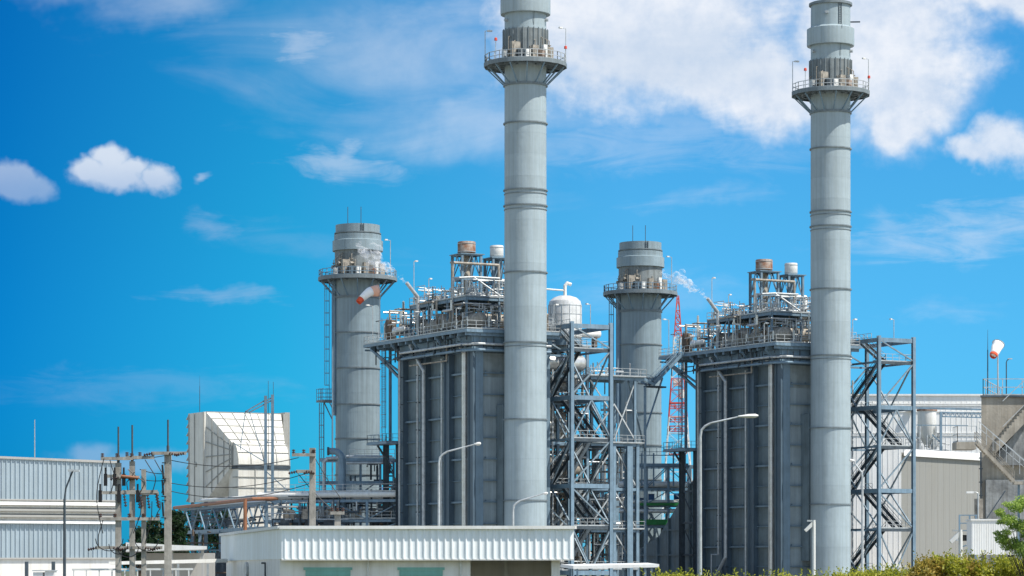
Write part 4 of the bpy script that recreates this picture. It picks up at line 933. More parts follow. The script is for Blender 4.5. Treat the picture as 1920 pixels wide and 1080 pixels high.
# dark trees far left
# ================================================================== AIR INTAKE of the left unit
def air_intake():
    Yc=498.0; k=F/Yc
    def LC(px,y_px,base): pass
    org=V((gx(383,Yc),Yc,0))
    root=thing('air_intake','large white box-shaped air intake with a tapering hood, raised behind the pipe rack','air intake',org,UR)
    w=14.9; th=7.0; zt=gz(772,Yc)+.0; zb=gz(934,Yc)-.6
    MB().box(0,w,0,th,zb,zt).build('filter_house',cream,root)
    # vertical seams and weather hoods on the visible end
    q=MB()
    for y in (.15,4.3,th-.1): q.box(-.14,-.003,y-.1,y+.1,zb,zt)
    q.box(-.14,-.003,3.4,4.2,zt-9.3,zt-8.6); q.build('end_ribs',creamd,root)
    q=MB()
    for i in range(11):
        z=zb+1+(zt-zb-1.2)*i/10; q.prism([(-.1,th+.0,z),(-.1,th+1.1,z-.75),(-.1,th+1.1,z-.85),(-.1,th,z-.15)],(w+.2,0,0))
    q.build('weather_hoods',galv,root)
    q=MB().box(w+.003,w+.9,-.4,th+.3,zb,zt+.25).box(w-.5,w+.4,-.8,-.003,zb,zt); q.build('end_frame',creamd,root)
    # tapering hood
    d=4.9; a=3.1; n0=(0.35,w-.6); f=[(n0[0],-.01,zt-.05),(n0[1],-.01,zt-.05),(n0[1],-.01,zb+.3),(n0[0],-.01,zb+.3)]
    zt2=gz(829,Yc-4.5); zb2=gz(872,Yc-4.5); e=[(a,-d,zt2),(w-a*.65,-d,zt2),(w-a*.65,-d,zb2),(a,-d,zb2)]
    m=MB(); m.add([V(p) for p in f+e],[(0,1,5,4),(1,2,6,5),(2,3,7,6),(3,0,4,7),(4,5,6,7)]); m.build('transition_hood',cream,root)
    q=MB()
    def lp4(A,B,t): return V(A).lerp(V(B),t)
    for t in (.22,.45,.68,.9):       # ribs around the taper
        ring=[lp4(f[i],e[i],t) for i in range(4)]
        q.beam(ring[3],ring[0],.16,.2).beam(ring[0]+V((0,0,.05)),ring[1]+V((0,0,.05)),.14,.16)
    for s_ in (.17,.34,.51,.68,.85):
        q.beam(lp4(f[0],f[3],s_)+V((-.05,0,0)),lp4(e[0],e[3],s_)+V((-.05,0,0)),.16,.16); q.beam(lp4(f[0],f[1],s_)+V((0,0,.05)),lp4(e[0],e[1],s_)+V((0,0,.05)),.14,.14)
    q.beam(V(f[0])+V((0,0,.04)),V(f[1])+V((0,0,.04)),.15); q.beam(V(e[0]),V(e[3]),.35,.35)
    q.build('hood_ribs',creamd,root)
    # elbow turning down
    R0=zt2-zb2; m=MB(); n=10; xa,xb=a+.15,w-a*.65-.1; vs=[]
    for i in range(n+1):
        t=PI/2*i/n; y=-d-R0*.6*math.sin(t); z=zb2+R0*math.cos(t); vs+=[(xa,y,z),(xb,y,z)]
    vs+=[(xa,-d,zb2),(xb,-d,zb2)]; c=2*(n+1)
    m.add(vs,[(2*i,2*i+1,2*i+3,2*i+2) for i in range(n)],True); m.add(vs,[(2*i,2*i+2,c) for i in range(n)]+[(2*i+1,c+1,2*i+3) for i in range(n)]); m.build('elbow_hood',cream,root)
    q=MB()
    for t in (.3,.62,.98):
        y=-d-R0*.61*math.sin(PI/2*t); z=zb2+R0*1.01*math.cos(PI/2*t); q.beam((xa,y,z),(xb,y,z),.14)
    for s_ in (.0,.25,.5,.75,1):
        x=xa+(xb-xa)*s_; pr=None
        for i in range(7):
            t=PI/2*i/6; p=(x,-d-R0*.61*math.sin(t),zb2+R0*1.015*math.cos(t))
            if pr: q.beam(pr,p,.12)
            pr=p
    q.build('elbow_ribs',creamd,root)
    yb=-d-R0*.58; m=MB().box(xa+.05,xb-.05,yb,-d+2,8,zb2-.62); m.build('inlet_duct',cream,root)
    MB().box(xa-.1,xb+.1,yb-.15,-d+2.1,zb2-.6,zb2-.03).build('expansion_joint',steeld,root)
    q=MB()
    for z in (zb2-2,zb2-3.8,zb2-7): q.beam((xa,yb-.06,z),(xb,yb-.06,z),.12,.16).beam((xa,yb,z),(xa,-d,z),.12,.16)
    for s_ in (.33,.66): q.beam((xa+(xb-xa)*s_,yb-.06,8),(xa+(xb-xa)*s_,yb-.06,zb2-.4),.12,.12)
    q.build('duct_flanges',creamd,root)
    q=MB()
    for x in (.5,w/2,w-.5):
        for y in (.5,th-.5): q.ibeam((x,y,0),(x,y,zb),.5)
    for z in (6,11): q.beam((0.5,.5,z),(w-.5,.5,z),.3)
    q.build('support_frame',steel,root)
    return root
air_intake()
# gantry masts in front of it
gm=thing('hoist_gantry','two thin steel masts with a sloping lifting frame in front of the white air intake','gantry',(0,0,0))
Y=480.0; q=MB()
for px,t in ((498,742),(511,740)): q.ibeam((gx(px,Y),Y,0),(gx(px,Y),Y,gz(t,Y)),.45,.09)
q.beam(at(498,750,Y),at(460,772,Y),.2).beam(at(511,750,Y),at(468,773,Y),.2).beam(at(460,772,Y),at(468,773,Y),.2).beam(at(511,745,Y),at(498,752,Y),.2).beam(at(460,772,Y),at(450,845,Y),.13).beam(at(468,773,Y),at(500,880,Y),.13).beam(at(440,832,Y),at(500,868,Y),.14).beam(at(500,885,Y),at(545,925,Y),.16)
for py in (800,830,870): q.beam(at(498,py,Y),at(511,py,Y),.15)
q.build('frame',steel,gm)
for px,t in ((503,714),(512.5,716)): MB().tube(at(px,880,Y+.6),at(px,t,Y+.6),.07,6,.04).build('lightning_rod',steeld,gm)

# ================================================================== PIPE RACKS
def rack(label,P0,P1,zs,w,nb,pipes,extra=None,name='pipe_rack',post_w=.4,trays=True,seed=1):
    rng=random.Random(seed); root=thing(name,label,'pipe rack',(0,0,0)); P0=V(P0);P1=V(P1); d=(P1-P0).normalized(); n=V((-d.y,d.x,0)) ; ln=(P1-P0).length
    for i in range(nb+1):
        for s in (0,1):
            p=P0.lerp(P1,i/nb)+n*w*s; MB().ibeam(p,p+V((0,0,zs[-1])),post_w,.08).build('post',steel,root)
    for z in zs:
        b=MB()
        for s in (0,1): b.beam(P0+n*w*s+V((0,0,z-.2)),P1+n*w*s+V((0,0,z-.2)),.2,.4)
        for i in range(nb*3+1): p=P0.lerp(P1,i/(nb*3)); b.beam(p+V((0,0,z-.2)),p+n*w+V((0,0,z-.2)),.14,.25)
        b.build('beams',steel,root)
    b=MB()
    for i in range(nb):
        p=P0.lerp(P1,i/nb);q=P0.lerp(P1,(i+1)/nb); 
        if i%2==0: b.beam(p+V((0,0,zs[0]-4 if zs[0]>5 else .2)),q+V((0,0,zs[0]-.3)),.16)
        for z0,z1 in zip(zs,zs[1:]): b.beam(p+V((0,0,z0)),q+V((0,0,z1-.4)),.14) if i%2 else b.beam(p+V((0,0,z1-.4)),q+V((0,0,z0)),.14)
    b.build('bracing',steel,root)
    for (z,o,r,m,nm) in pipes:
        p=P0+n*o-d*1.5+V((0,0,z+r)); q=P1+n*o+d*1.5+V((0,0,z+r)); t=MB().tube(p,q,r,14)
        k=0
        while k<ln: c=p+d*k; t.tube(c,c+d*.12,r*1.07,12); k+=6
        t.build(nm,m,root)
    c=MB()
    for z in zs[:-1]:
        for _ in range(7):
            o=rng.uniform(.2,w-.2); r=rng.uniform(.06,.18); a=rng.uniform(0,ln*.4); e=rng.uniform(ln*.5,ln); c.tube(P0+n*o+d*a+V((0,0,z+r)),P0+n*o+d*e+V((0,0,z+r)),r,6)
            if rng.random()<.6: c.tube(P0+n*o+d*e+V((0,0,z+r)),P0+n*o+d*e+V((0,0,z-rng.uniform(1,4))),r,6)
    c.build('small_pipes',galv,root)
    return root
ra=(gx(500,440),440,0); rb=(gx(752,433),433,0)
z1=gz(938,440); z0=gz(975,440); zl=gz(1000,440)
r1=rack('blue steel pipe rack with fat white pipes, in front of the left short chimney',ra,rb,(zl,z0,z1),5,4,[(z1+.3,.3,.45,white,'main_pipe'),(z1+.05,2.2,.3,white,'main_pipe'),(z1-.2,3.6,.35,white,'main_pipe')],seed=2)
clutter(MB(),ra[0]+1,rb[0]-1,435,442,3,z0-.5,50,random.Random(6),(.06,.2),(1,4)).build('brown_pipework',brown,r1)
q=MB(); q.rail([(ra[0],440,z1+1.2),(rb[0],433,z1+1.2)],1.1,False,1.6,.07); q.rail([(ra[0],440,z0+.1),(rb[0],433,z0+.1)],1.1,False,1.6,.06); q.build('railing',galv,r1)
clutter(MB(),ra[0]+.5,rb[0]-.5,434.5,441,z0,z1-.3,60,random.Random(16),(.05,.16),(1,6)).build('painted_pipes',galv,r1); clutter(MB(),ra[0]+.5,rb[0]-.5,434.5,441,zl,z1+1.4,50,random.Random(17),(.06,.2),(.8,4)).build('dark_pipes',steeld,r1)
boxes(MB(),ra[0]+.5,rb[0]-.5,435,441,z0+.05,16,random.Random(18),(.4,1.2)).build('equipment',tan,r1)
boxes(MB(),ra[0]+1,rb[0]-2,436,441,zl+.1,14,random.Random(7),(.6,1.8)).build('equipment',steeld,r1)
# fat riser ducts and upper bridge at px 620-740
rd=thing('goose_neck_duct','thick blue-grey duct bent over at its top, in front of the left short chimney','duct',(gx(641,438),438,0))
q=MB(); zt=gz(846,438); q.tube((0,0,0),(0,0,zt-1.2),.62,14); 
pts=[(-.9-.0+ -1.3+1.3*math.sin(t)+.9,0,zt-1.2+1.2*math.cos(t)) for t in (PI/2,PI*.42,PI*.33,PI*.25,PI*.16,PI*.08,0)]
q.path([(0,0,zt-1.2)]+[(p[0],p[1],p[2]) for p in pts[1:]]+[(-2.0,0,zt)],.5,12); q.build('duct',steel,rd); MB().tube((-1.9,0,zt),(-2.2,0,zt),.65,14).build('flange',steeld,rd)
ub=thing('pipe_bridge','open steel bridge carrying pipes at mid height in front of the left short chimney','pipe bridge',(0,0,0))
q=MB(); Yb=446
for py in (862,905): q.beam(at(600,py,Yb),at(740,py,Yb-3),.3,.5).beam(at(600,py,Yb)+V((0,4,0)),at(740,py,Yb-3)+V((0,4,0)),.3,.5)
for px in (608,676,713,738): q.ibeam((gx(px,Yb-.2),Yb-.2,0),(gx(px,Yb-.2),Yb-.2,gz(862,Yb)),.35)
q.beam(at(650,945,Yb),at(705,905,Yb),.2).beam(at(713,862,Yb),at(738,890,Yb),.25); q.build('frame',steel,ub)
q=MB(); q.rail([at(655,862,Yb)+V((0,0,.3)),at(740,862,Yb-3)+V((0,0,.3))],1.3,False,1.3,.07); q.rail([at(560,905,Yb),at(628,905,Yb)],1.1,False,1.2,.06); q.build('railing',galv,ub)
q=MB(); q.path([at(608,940,Yb-1),at(608,866,Yb-1),at(614,860,Yb-1),at(640,858,Yb-1)],.3,10).tube(at(650,868,Yb-1),at(735,868,Yb-3),.22,8).tube(at(650,856,Yb+2),at(735,856,Yb),.2,8); q.build('bridge_pipe',galv,ub)
q=MB(); clutter(q,gx(655,Yb),gx(738,Yb),444,449,gz(905,Yb)+.2,gz(870,Yb),16,random.Random(5),(.06,.2),(1,3)); q.build('small_pipes',steeld,ub)
# trestle receding to the left with an orange pipe
tA=at(500,990,440); tB=at(335,1003,497); 
ts_=thing('pipe_trestle','blue lattice trestle with an orange pipe along its top, running off behind the utility poles','pipe trestle',(0,0,0))
q=MB(); zlo,zhi=gz(990,440),gz(942,440); P=V((tA.x,440,0)); Q=V((tB.x,497,0)); dd=(Q-P).normalized(); nn_=V((-dd.y,dd.x,0))*-3.5
for s in (0,1):
    o=nn_*s
    q.beam(P+o+V((0,0,zlo)),Q+o+V((0,0,zlo)),.3,.55); q.beam(P+o+V((0,0,zhi)),Q+o+V((0,0,zhi)),.3,.35)
q.build('chords',steel,ts_)
q=MB()
for s in (0,1):
    o=nn_*s; n=6
    for i in range(n):
        a=P.lerp(Q,i/n)+o; b=P.lerp(Q,(i+.5)/n)+o; c=P.lerp(Q,(i+1)/n)+o
        q.beam(a+V((0,0,zlo)),b+V((0,0,zhi)),.2).beam(b+V((0,0,zhi)),c+V((0,0,zlo)),.2)
q.build('lattice',steel,ts_)
q=MB()
for i in range(5):
    for s in (0,1): a=P.lerp(Q,(i+.02)/4.1)+nn_*s; q.ibeam(a,a+V((0,0,zlo)),.45)
q.build('legs',steel,ts_)
q=MB(); o=-nn_*.05
q.path([P+V((1.8,-.4,zhi+.55)),P+V((-2,-.4,zhi+.5)),Q+V((-.6,0,zhi+.4))+o],.28,12); q.path([P+V((-3.2,-.6,zhi+.5)),P+V((-3.2,-.6,1))],.28,12); q.build('orange_pipe',orange,ts_)
q=MB(); q.path([P+V((20,.6,zhi+1.6)),P+V((9,.6,zhi+1.6)),Q+V((2,1,zhi+1.7))+nn_*.5],.3,12); q.path([P+V((6,1.6,zhi+.7)),Q+V((3,2,zhi+.9))+nn_*.5],.2,10); q.build('silver_pipe',white,ts_)
q=MB(); clutter(q,Q.x+3,P.x+6,455,470,2,9,40,random.Random(9),(.08,.25),(1,5)); q.build('dark_pipework',brown,ts_)
q=MB(); rg=random.Random(19)
for i in range(46):
    t=rg.random(); t2=min(1,t+rg.uniform(.05,.4)); o=nn_*rg.uniform(.1,.9); z=rg.uniform(zlo,zhi); q.tube(P.lerp(Q,t)+o+V((0,0,z)),P.lerp(Q,t2)+o+V((0,0,z)),rg.uniform(.06,.16),6)
q.build('small_pipes',steeld,ts_)
boxes(MB(),Q.x+4,P.x+5,458,468,0,12,random.Random(10),(1.5,4)).build('equipment',steeld,ts_)
# rack beyond, between the two units
Y=472.0
r2=rack('far pipe rack with silver pipes and green beams, left of the right boiler',(gx(1090,Y),Y,0),(gx(1335,Y),Y,0),(gz(985,Y),gz(945,Y),gz(915,Y),gz(872,Y)),6,6,
  [(gz(915,Y)+.1,.5,.5,white,'main_pipe'),(gz(915,Y)+.1,2,.4,white,'main_pipe'),(gz(945,Y)+.1,.4,.3,white,'main_pipe'),(gz(945,Y)+.1,1.6,.28,tan,'main_pipe'),(gz(962,Y),.2,.35,tankw,'main_pipe')],seed=5)
q=MB(); x0_,x1_=gx(1200,Y),gx(1300,Y); q.box(x0_,x1_,Y-.5,Y-.2,gz(948,Y),gz(943,Y)).box(x0_,x1_,Y-.4,Y+5,gz(984,Y),gz(974,Y)); q.build('green_beam',green,r2)
q=MB()
for px in (1203,1225,1262,1284): q.ibeam((gx(px,Y),Y-1,gz(912,Y)),(gx(px,Y),Y-1,gz(850,Y)),.25)
q.rail([(gx(1150,Y),Y-1,gz(855,Y)),(gx(1285,Y),Y-1,gz(855,Y))],1.3,False,1.2,.08); q.beam((gx(1195,Y),Y-1,gz(872,Y)),(gx(1290,Y),Y-1,gz(872,Y)),.3,.45).beam((gx(1212,Y),Y-1,gz(912,Y)),(gx(1245,Y),Y-1,gz(880,Y)),.18); q.build('upper_frame',steel,r2)
boxes(MB(),x0_-10,x1_,Y+1,Y+5,gz(945,Y)+.1,24,random.Random(12),(.5,1.4)).build('equipment',bluep,r2)
# turbine hall behind it; near-black wall colour stands in for its shade
th_=thing('turbine_shed','shed between the two boilers, its shade painted as near-black walls','shed',(0,0,0))
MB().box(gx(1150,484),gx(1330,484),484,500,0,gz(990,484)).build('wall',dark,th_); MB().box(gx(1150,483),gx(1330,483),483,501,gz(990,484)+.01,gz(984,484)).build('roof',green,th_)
# rear equipment hall beyond the left boiler (dark mass under the racks)
rh=thing('rear_shed','dark low shed behind the blue pipe rack and left short chimney','shed',(0,0,0))
MB().box(gx(560,478),gx(735,478),478,492,0,gz(955,478)).build('wall',tan,rh); MB().box(gx(556,478),gx(738,478),477.6,492.4,gz(955,478)+.01,gz(950,478)).build('roof',steeld,rh)
o=MB().hcyl((gx(680,475),472,gz(930,475)),(gx(725,475),472,gz(930,475)),1.4,16).build('blue_drum',bluep); tag(o,'bright blue drum half hidden behind the pipe rack near the left boiler','drum')

# ================================================================== RIGHT SIDE
hl=thing('turbine_hall','large white metal-clad hall behind the right stair tower','hall',(0,0,0))
Y=520.0; hx0,hx1=gx(1400,Y),gx(1990,Y); zt=gz(741,Y)
MB().box(hx0,hx1,Y,Y+60,0,zt).build('wall',hallw,hl)
q=MB().beam((hx0,Y-.1,zt+.05),(hx1,Y-.1,zt+.05),.4,.3)
for py in (757,760,772,812,816): q.beam((hx0,Y-.08,gz(py,Y)),(hx1,Y-.08,gz(py,Y)),.12,.16)
q.build('trim',hallw,hl)
q=MB()
for k in range(60): x=hx0+k*(hx1-hx0)/60; q.box(x-.03,x+.03,Y-.06,Y-.003,0,zt-1)
q.build('sheet_seams',hallw,hl)
for px,py in ((1708,770),): MB().lathe([(.02,0),(.7,0),(.7,.5),(.02,.6)],14,at(px,py,Y-.7)).build('roof_fan',tan,hl)
sb=thing('beige_annex','tall windowless beige building with a white eave, right of the stair tower','building',(0,0,0))
P=at(1690,848,455); Q=at(1846,858,470); dx=(Q-P); dx.z=0; nrm=V((dx.y,-dx.x,0)).normalized()
a0=V((P.x,P.y,0)); b0=V((Q.x,Q.y,0)); zt0=gz(848,455); zt1=gz(858,470)
m=MB(); bk=-nrm*26; c0=a0*1.055+V((.8,0,0)); c1=b0*1.055+V((2,0,0))
m.add([a0,b0,b0+V((0,0,zt1)),a0+V((0,0,zt0)),c0,c1,c1+V((0,0,zt1)),c0+V((0,0,zt0))],[(0,1,2,3),(1,5,6,2),(5,4,7,6),(4,0,3,7)]); m.build('wall',annexm,sb)
m=MB(); m.add([a0+nrm*.5+V((0,0,zt0-.55)),b0+nrm*.5+V((0,0,zt1-.55)),c1+V((0,0,zt1+.9)),c0+V((0,0,zt0+.9)),a0+nrm*.5+V((0,0,zt0)),b0+nrm*.5+V((0,0,zt1)),c1+V((0,0,zt1+1.6)),c0+V((0,0,zt0+1.6))],[(0,1,5,4),(1,2,6,5),(2,3,7,6),(3,0,4,7),(4,5,6,7),(0,3,2,1)]); m.build('roof',white,sb)
m=MB()
for k in range(1,14): p=a0.lerp(b0,k/14)-nrm*.008; m.beam(p+V((0,0,.2)),p+V((0,0,zt0+(zt1-zt0)*k/14-.9)),.05,.03)
m.build('sheet_seams',annexm,sb)
# silo and conveyors in front of the hall
si=thing('silo','white upright silo with a rusty red rim in front of the white hall','silo',(gx(1738,495),495,0))
MB().lathe([(.02,gz(834,495)),(.5,gz(834,495)),(1.6,gz(815,495)),(1.6,gz(770,495)),(.02,gz(769,495))],28).build('shell',white,si)
MB().lathe([(1.6,gz(771,495)),(1.75,gz(771,495)),(1.75,gz(767.5,495)),(1.6,gz(767.5,495))],28,smooth=False).build('rim',rust,si)
q=MB()
for k in range(4): a=PI/4+PI/2*k; q.beam((1.9*math.cos(a),1.9*math.sin(a),0),(1.9*math.cos(a),1.9*math.sin(a),gz(800,495)),.25)
clutter(q,-3.5,3.5,-2.5,1,gz(845,495),gz(812,495),26,random.Random(13),(.06,.2),(.8,3)); q.build('legs',galv,si)
bt=thing('beam_bridge','thin blue lattice beam and pipe crossing in front of the white hall','pipe bridge',(0,0,0))
Y=490.0; q=MB(); q.beam(at(1718,765,Y),at(1842,768,Y),.3,.3)
for py in (773,781): q.beam(at(1762,py,Y),at(1842,py+2,Y),.2,.2)
for i in range(10): a=1762+i*8; q.beam(at(a,773,Y),at(a+4,782,Y),.1).beam(at(a+4,782,Y),at(a+8,773,Y),.1)
q.ibeam((gx(1764,Y),Y,0),(gx(1764,Y),Y,gz(772,Y)),.4); q.beam(at(1764,830,Y),at(1748,815,Y),.2).beam(at(1718,797,Y),at(1815,798,Y),.15); q.build('lattice_beam',steel,bt)
# unit 2 low pipework behind its stair tower
lowp=thing('low_pipework','tangle of silver pipes and green floor edges low behind the right stair tower','pipework',U2,UR); rng=random.Random(31)
f=MB(); grid_frame(f,(8.2,13.5),(16,24,32),(3,9,15.5),.4); f.build('frame',steel,lowp)
for z in (3,9,15.5): MB().box(8,13.8,15.6,32,z+.02,z+.14).build('green_floor',green if z>3 else grate,lowp)
clutter(MB(),8.4,13.6,16,31,.5,15,60,rng,(.06,.2),(1,5)).build('painted_pipes',galv,lowp); clutter(MB(),8.4,13.6,16,31,.5,14.5,26,rng,(.15,.4),(1,5)).build('lagged_pipes',alu,lowp)
boxes(MB(),8.8,13,16.4,30,3.1,12,rng,(.6,1.6)).build('equipment',white,lowp)
MB().hcyl((9.5,15.2,11.7),(12.5,15.2,11.7),1.1,18).build('silver_drum',alu,lowp)
gp=thing('green_machine','green machine cover on a platform behind the right stair tower','machine',W1(51.9+13.5,20,20.8),UR)
MB().prism([(-3,0,0),(3,0,0),(3,0,.9),(2.2,0,1.5),(-1,0,1.2),(-3,0,.7)],(0,2,0)).build('cover',green,gp); MB().box(-3.6,3.6,-.5,2.6,-.3,-.01).ibeam((-3,1,-20.8),(-3,1,-.3),.35).ibeam((3,1,-20.8),(3,1,-.3),.35).build('platform',steel,gp)
# concrete structure with stairs at the right edge
cs=thing('concrete_tower','weathered concrete structure with a stepped concrete flight at the right edge','concrete structure',(0,0,0))
Y=300.0; cx=gx(1840,Y); X1=gx(2100,Y); zt=gz(745,Y)
MB().prism([(cx,Y,0),(X1,Y,0),(X1+4,Y+18,0),(cx+5,Y+18,0)],(0,0,zt)).build('wall',conc,cs)
q=MB().prism([(cx-.15,Y-.25,zt+.003),(X1,Y-.25,zt+.003),(X1+4,Y+18,zt+.003),(cx+4.9,Y+18,zt+.003)],(0,0,.2)); q.build('coping',steeld,cs)
st_=at(1868,832,Y-2.2); en=at(1945,740,Y-2.2); n=16; pts=[]
for i in range(n):
    t=i/n; t2=(i+1)/n; zA=st_.z+(en.z-st_.z)*t2; pts+= [V((st_.x+(en.x-st_.x)*t,Y-2.2,zA)),V((st_.x+(en.x-st_.x)*t2,Y-2.2,zA))]
pts=[V((st_.x,Y-2.2,st_.z-.9))]+pts+[V((en.x,Y-2.2,en.z-1.6))]
MB().prism(list(reversed(pts)),(0,2.19,0)).build('concrete_flight',conc,cs)
MB().prism([at(1866,872,Y-.9),at(2000,872,Y-.9),at(2000,700,Y-.9),at(1945,762,Y-.9),at(1872,850,Y-.9)],(0,.88,0)).build('lower_wall',concd,cs)
MB().box(cx+.4,X1,Y-.55,Y-.003,0,gz(900,Y)).build('base_wall',concd,cs)
q=MB().tube((cx-.1,Y-.3,gz(975,Y)),(cx-.1,Y-.3,gz(848,Y)),.09,8)
for py in (860,880,905,930,955): q.box(cx-.28,cx+.1,Y-.4,Y-.1,gz(py,Y),gz(py,Y)+.1)
q.build('drain_pipe',steeld,cs)
q=MB().rail([(cx+.2,Y+.1,zt+.2),(X1,Y+.1,zt+.2)],gz(714,Y)-zt,False,2.0,.07); q.rail([(cx+.2,Y+.1,zt+.2),(cx+4.8,Y+16,zt+.2)],gz(714,Y)-zt,False,2.0,.07); q.beam(at(1880,752,Y-2.4),at(1935,700,Y-2.4),.07); q.beam(at(1880,800,Y-2.4),at(1945,735,Y-2.4),.06); q.build('railing',galv,cs)
ms=thing('metal_stair','grey metal stair with handrails running down across the concrete structure','staircase',(0,0,0))
Y2=295.0; q=MB(); p0=at(1829,829,Y2); p1=at(1900,903,Y2)
stair(q,p0,p1,1.1,(0,1,0),.32); stair(q,p1+V((1.2,0,0)),p1+V((3.5,0,-2.6)),1.1,(0,1,0),.32); q.build('flight',conc,ms)
q=MB().box(p0.x-2.0,p0.x,Y2-.55,Y2+2.5,p0.z-.75,p0.z).box(p1.x,p1.x+1.3,Y2-.55,Y2+.55,p1.z-.3,p1.z); q.build('landing',conc,ms)
q=MB().rail([(p0.x-1.9,Y2-.5,p0.z),(p0.x,Y2-.5,p0.z)],1.6,False,1,.06); q.rail([(p0.x-1.9,Y2-.5,p0.z),(p0.x-1.9,Y2+2.4,p0.z)],1.6,False,1,.06); q.build('railing',galv,ms)
q=MB(); q.beam(at(1835,790,Y2-.7),at(1925,868,Y2-.7),.07).beam(at(1835,802,Y2-.7),at(1925,880,Y2-.7),.05).beam(at(1835,790,Y2+.5),at(1925,866,Y2+.5),.06)
for k in range(8): a=1837+k*12.5; b_=790+ (a-1835)*78/90; q.beam(at(a,b_,Y2-.7),at(a,b_+32,Y2-.7),.05)
q.build('handrail',galv,ms)
q=MB(); q.box(p1.x+.5,p1.x+.7,Y2+.2,Y2+.4,0,p1.z-.3); q.build('prop',steel,ms)
# windsock, rod and lamp on its roof
windsock('windsock','white windsock with a red tip above the concrete structure at the right edge',at(1872,645,Y+.5),at(1862,668,Y-.5),0,(gx(1874,Y),Y+1,zt+.2),((0,10/12,sockw),(10/12,1,sockr)),.62,.38,'windsocks')
w2=[o for o in bpy.data.objects if o.name.startswith('windsock') and o.type=='EMPTY' and o.location.x>10][0]
rod(1852,Y+1,618,745,'thin lightning mast left of the white windsock on the concrete structure',.07)
ol=thing('roof_lamp','small hooked lamp post right of the white windsock on the concrete structure','lamp post',(gx(1890,Y),Y+1,zt+.2)); h=gz(676,Y)-zt
MB().tube((0,0,0),(0,0,h-.3),.06,6).path([(0,0,h-.3),(.08,0,h-.1),(.25,0,h)],.05,6).build('pole',steeld,ol); MB().box(.15,.6,-.12,.12,h,h+.1).build('lamp_head',galv,ol)
# container, service platform, wall lamp
ct=thing('white_container','small white ribbed cabin below the concrete structure at the right','cabin',(0,0,0))
Y=270.0; a,b=gx(1822,Y),gx(1905,Y); zt_=gz(976,Y); m=MB(); sheet(m,(a,Y),(b,Y),gz(1040,Y),zt_,.22,.012,(0,-1,0)); m.build('front_cladding',white,ct)
MB().box(a,b,Y+.03,Y+3,gz(1040,Y),zt_-.01).build('body',white,ct); MB().box(a-.1,b+.1,Y-.1,Y+3.1,zt_,zt_+.14).build('roof',white,ct)
MB().box(a+.1,a+.3,Y+.2,Y+2.8,0,gz(1040,Y)-.01).box(b-.3,b-.1,Y+.2,Y+2.8,0,gz(1040,Y)-.01).build('plinth',steeld,ct)
sp_=thing('service_platform','steel service platform with a dark cabinet left of the white cabin','platform',(0,0,0))
Y=276.0; q=MB()
for px in (1799,1818,1830): q.beam((gx(px,Y),Y,0),(gx(px,Y),Y,gz(966,Y)),.14)
for py in (966,981,995): q.beam(at(1798,py,Y),at(1832,py,Y),.1)
q.beam(at(1798,1028,Y),at(1822,1018,Y),.12); q.build('frame',steel,sp_); MB().box(gx(1803,Y),gx(1821,Y),Y+.1,Y+1,gz(1014,Y),gz(1003,Y)).build('cabinet',dark,sp_)
MB().box(gx(1793,Y),gx(1800,Y),Y-.2,Y+.3,gz(1014,Y),gz(1000,Y)).build('junction_box',galv,sp_)
wl=thing('wall_lamp','short hooked floodlight post in front of the concrete structure','lamp post',(gx(1834,285),285,0)); z=gz(925,285)
MB().tube((0,0,0),(0,0,z),.09,8).path([(0,0,z),(-.2,0,z+.12),(-.5,0,z+.1)],.05,6).build('pole',galv,wl); MB().box(-1.15,-.45,-.15,.15,z,z+.2).build('lamp_head',white,wl); MB().box(-.3,.5,.1,.5,gz(972,285),gz(935,285)).build('control_box',tan,wl)
q=MB(); q.beam(at(1850,972,284),at(1885,920,284),.1)
o=q.build('diagonal_pipe',steeld); tag(o,'thin dark slanting pipe leaning against the concrete structure','pipe')
# masts behind right boiler
pf=thing('far_platform','stepped steel platform with cable ladders behind the right stair tower','platform',W1(51.9+9,34,0),UR)
q=MB(); grid_frame(q,(0,4),(0,4),(16,20.5),.35); q.rail([(0,0,20.5),(4,0,20.5)],1.1,False,1,.07); q.build('frame',steel,pf)

# ================================================================== VEGETATION
def leafmat(name,c1,c2):
    m=bpy.data.materials.new(name); m.use_nodes=True; t=m.node_tree; b=t.nodes['Principled BSDF']; g=t.nodes.new('ShaderNodeNewGeometry'); r=t.nodes.new('ShaderNodeValToRGB')
    r.color_ramp.elements[0].color=(*c1,1); r.color_ramp.elements[1].color=(*c2,1); t.links.new(g.outputs['Random Per Island'],r.inputs[0]); t.links.new(r.outputs[0],b.inputs['Base Color']); b.inputs['Roughness'].default_value=.55
    tr=t.nodes.new('ShaderNodeBsdfTranslucent'); t.links.new(r.outputs[0],tr.inputs[0]); mx_=t.nodes.new('ShaderNodeMixShader'); mx_.inputs[0].default_value=.5
    t.links.new(b.outputs[0],mx_.inputs[1]); t.links.new(tr.outputs[0],mx_.inputs[2]); t.links.new(mx_.outputs[0],t.nodes['Material Output'].inputs[0]); return m
lf_y=leafmat('hedge_leaves',(.16,.20,.02),(.60,.58,.07)); lf_g=leafmat('tree_leaves',(.20,.32,.06),(.50,.62,.14)); lf_d=leafmat('far_leaves',(.006,.022,.008),(.03,.07,.02)); lf_r=leafmat('reddish_leaves',(.18,.18,.03),(.58,.42,.09))
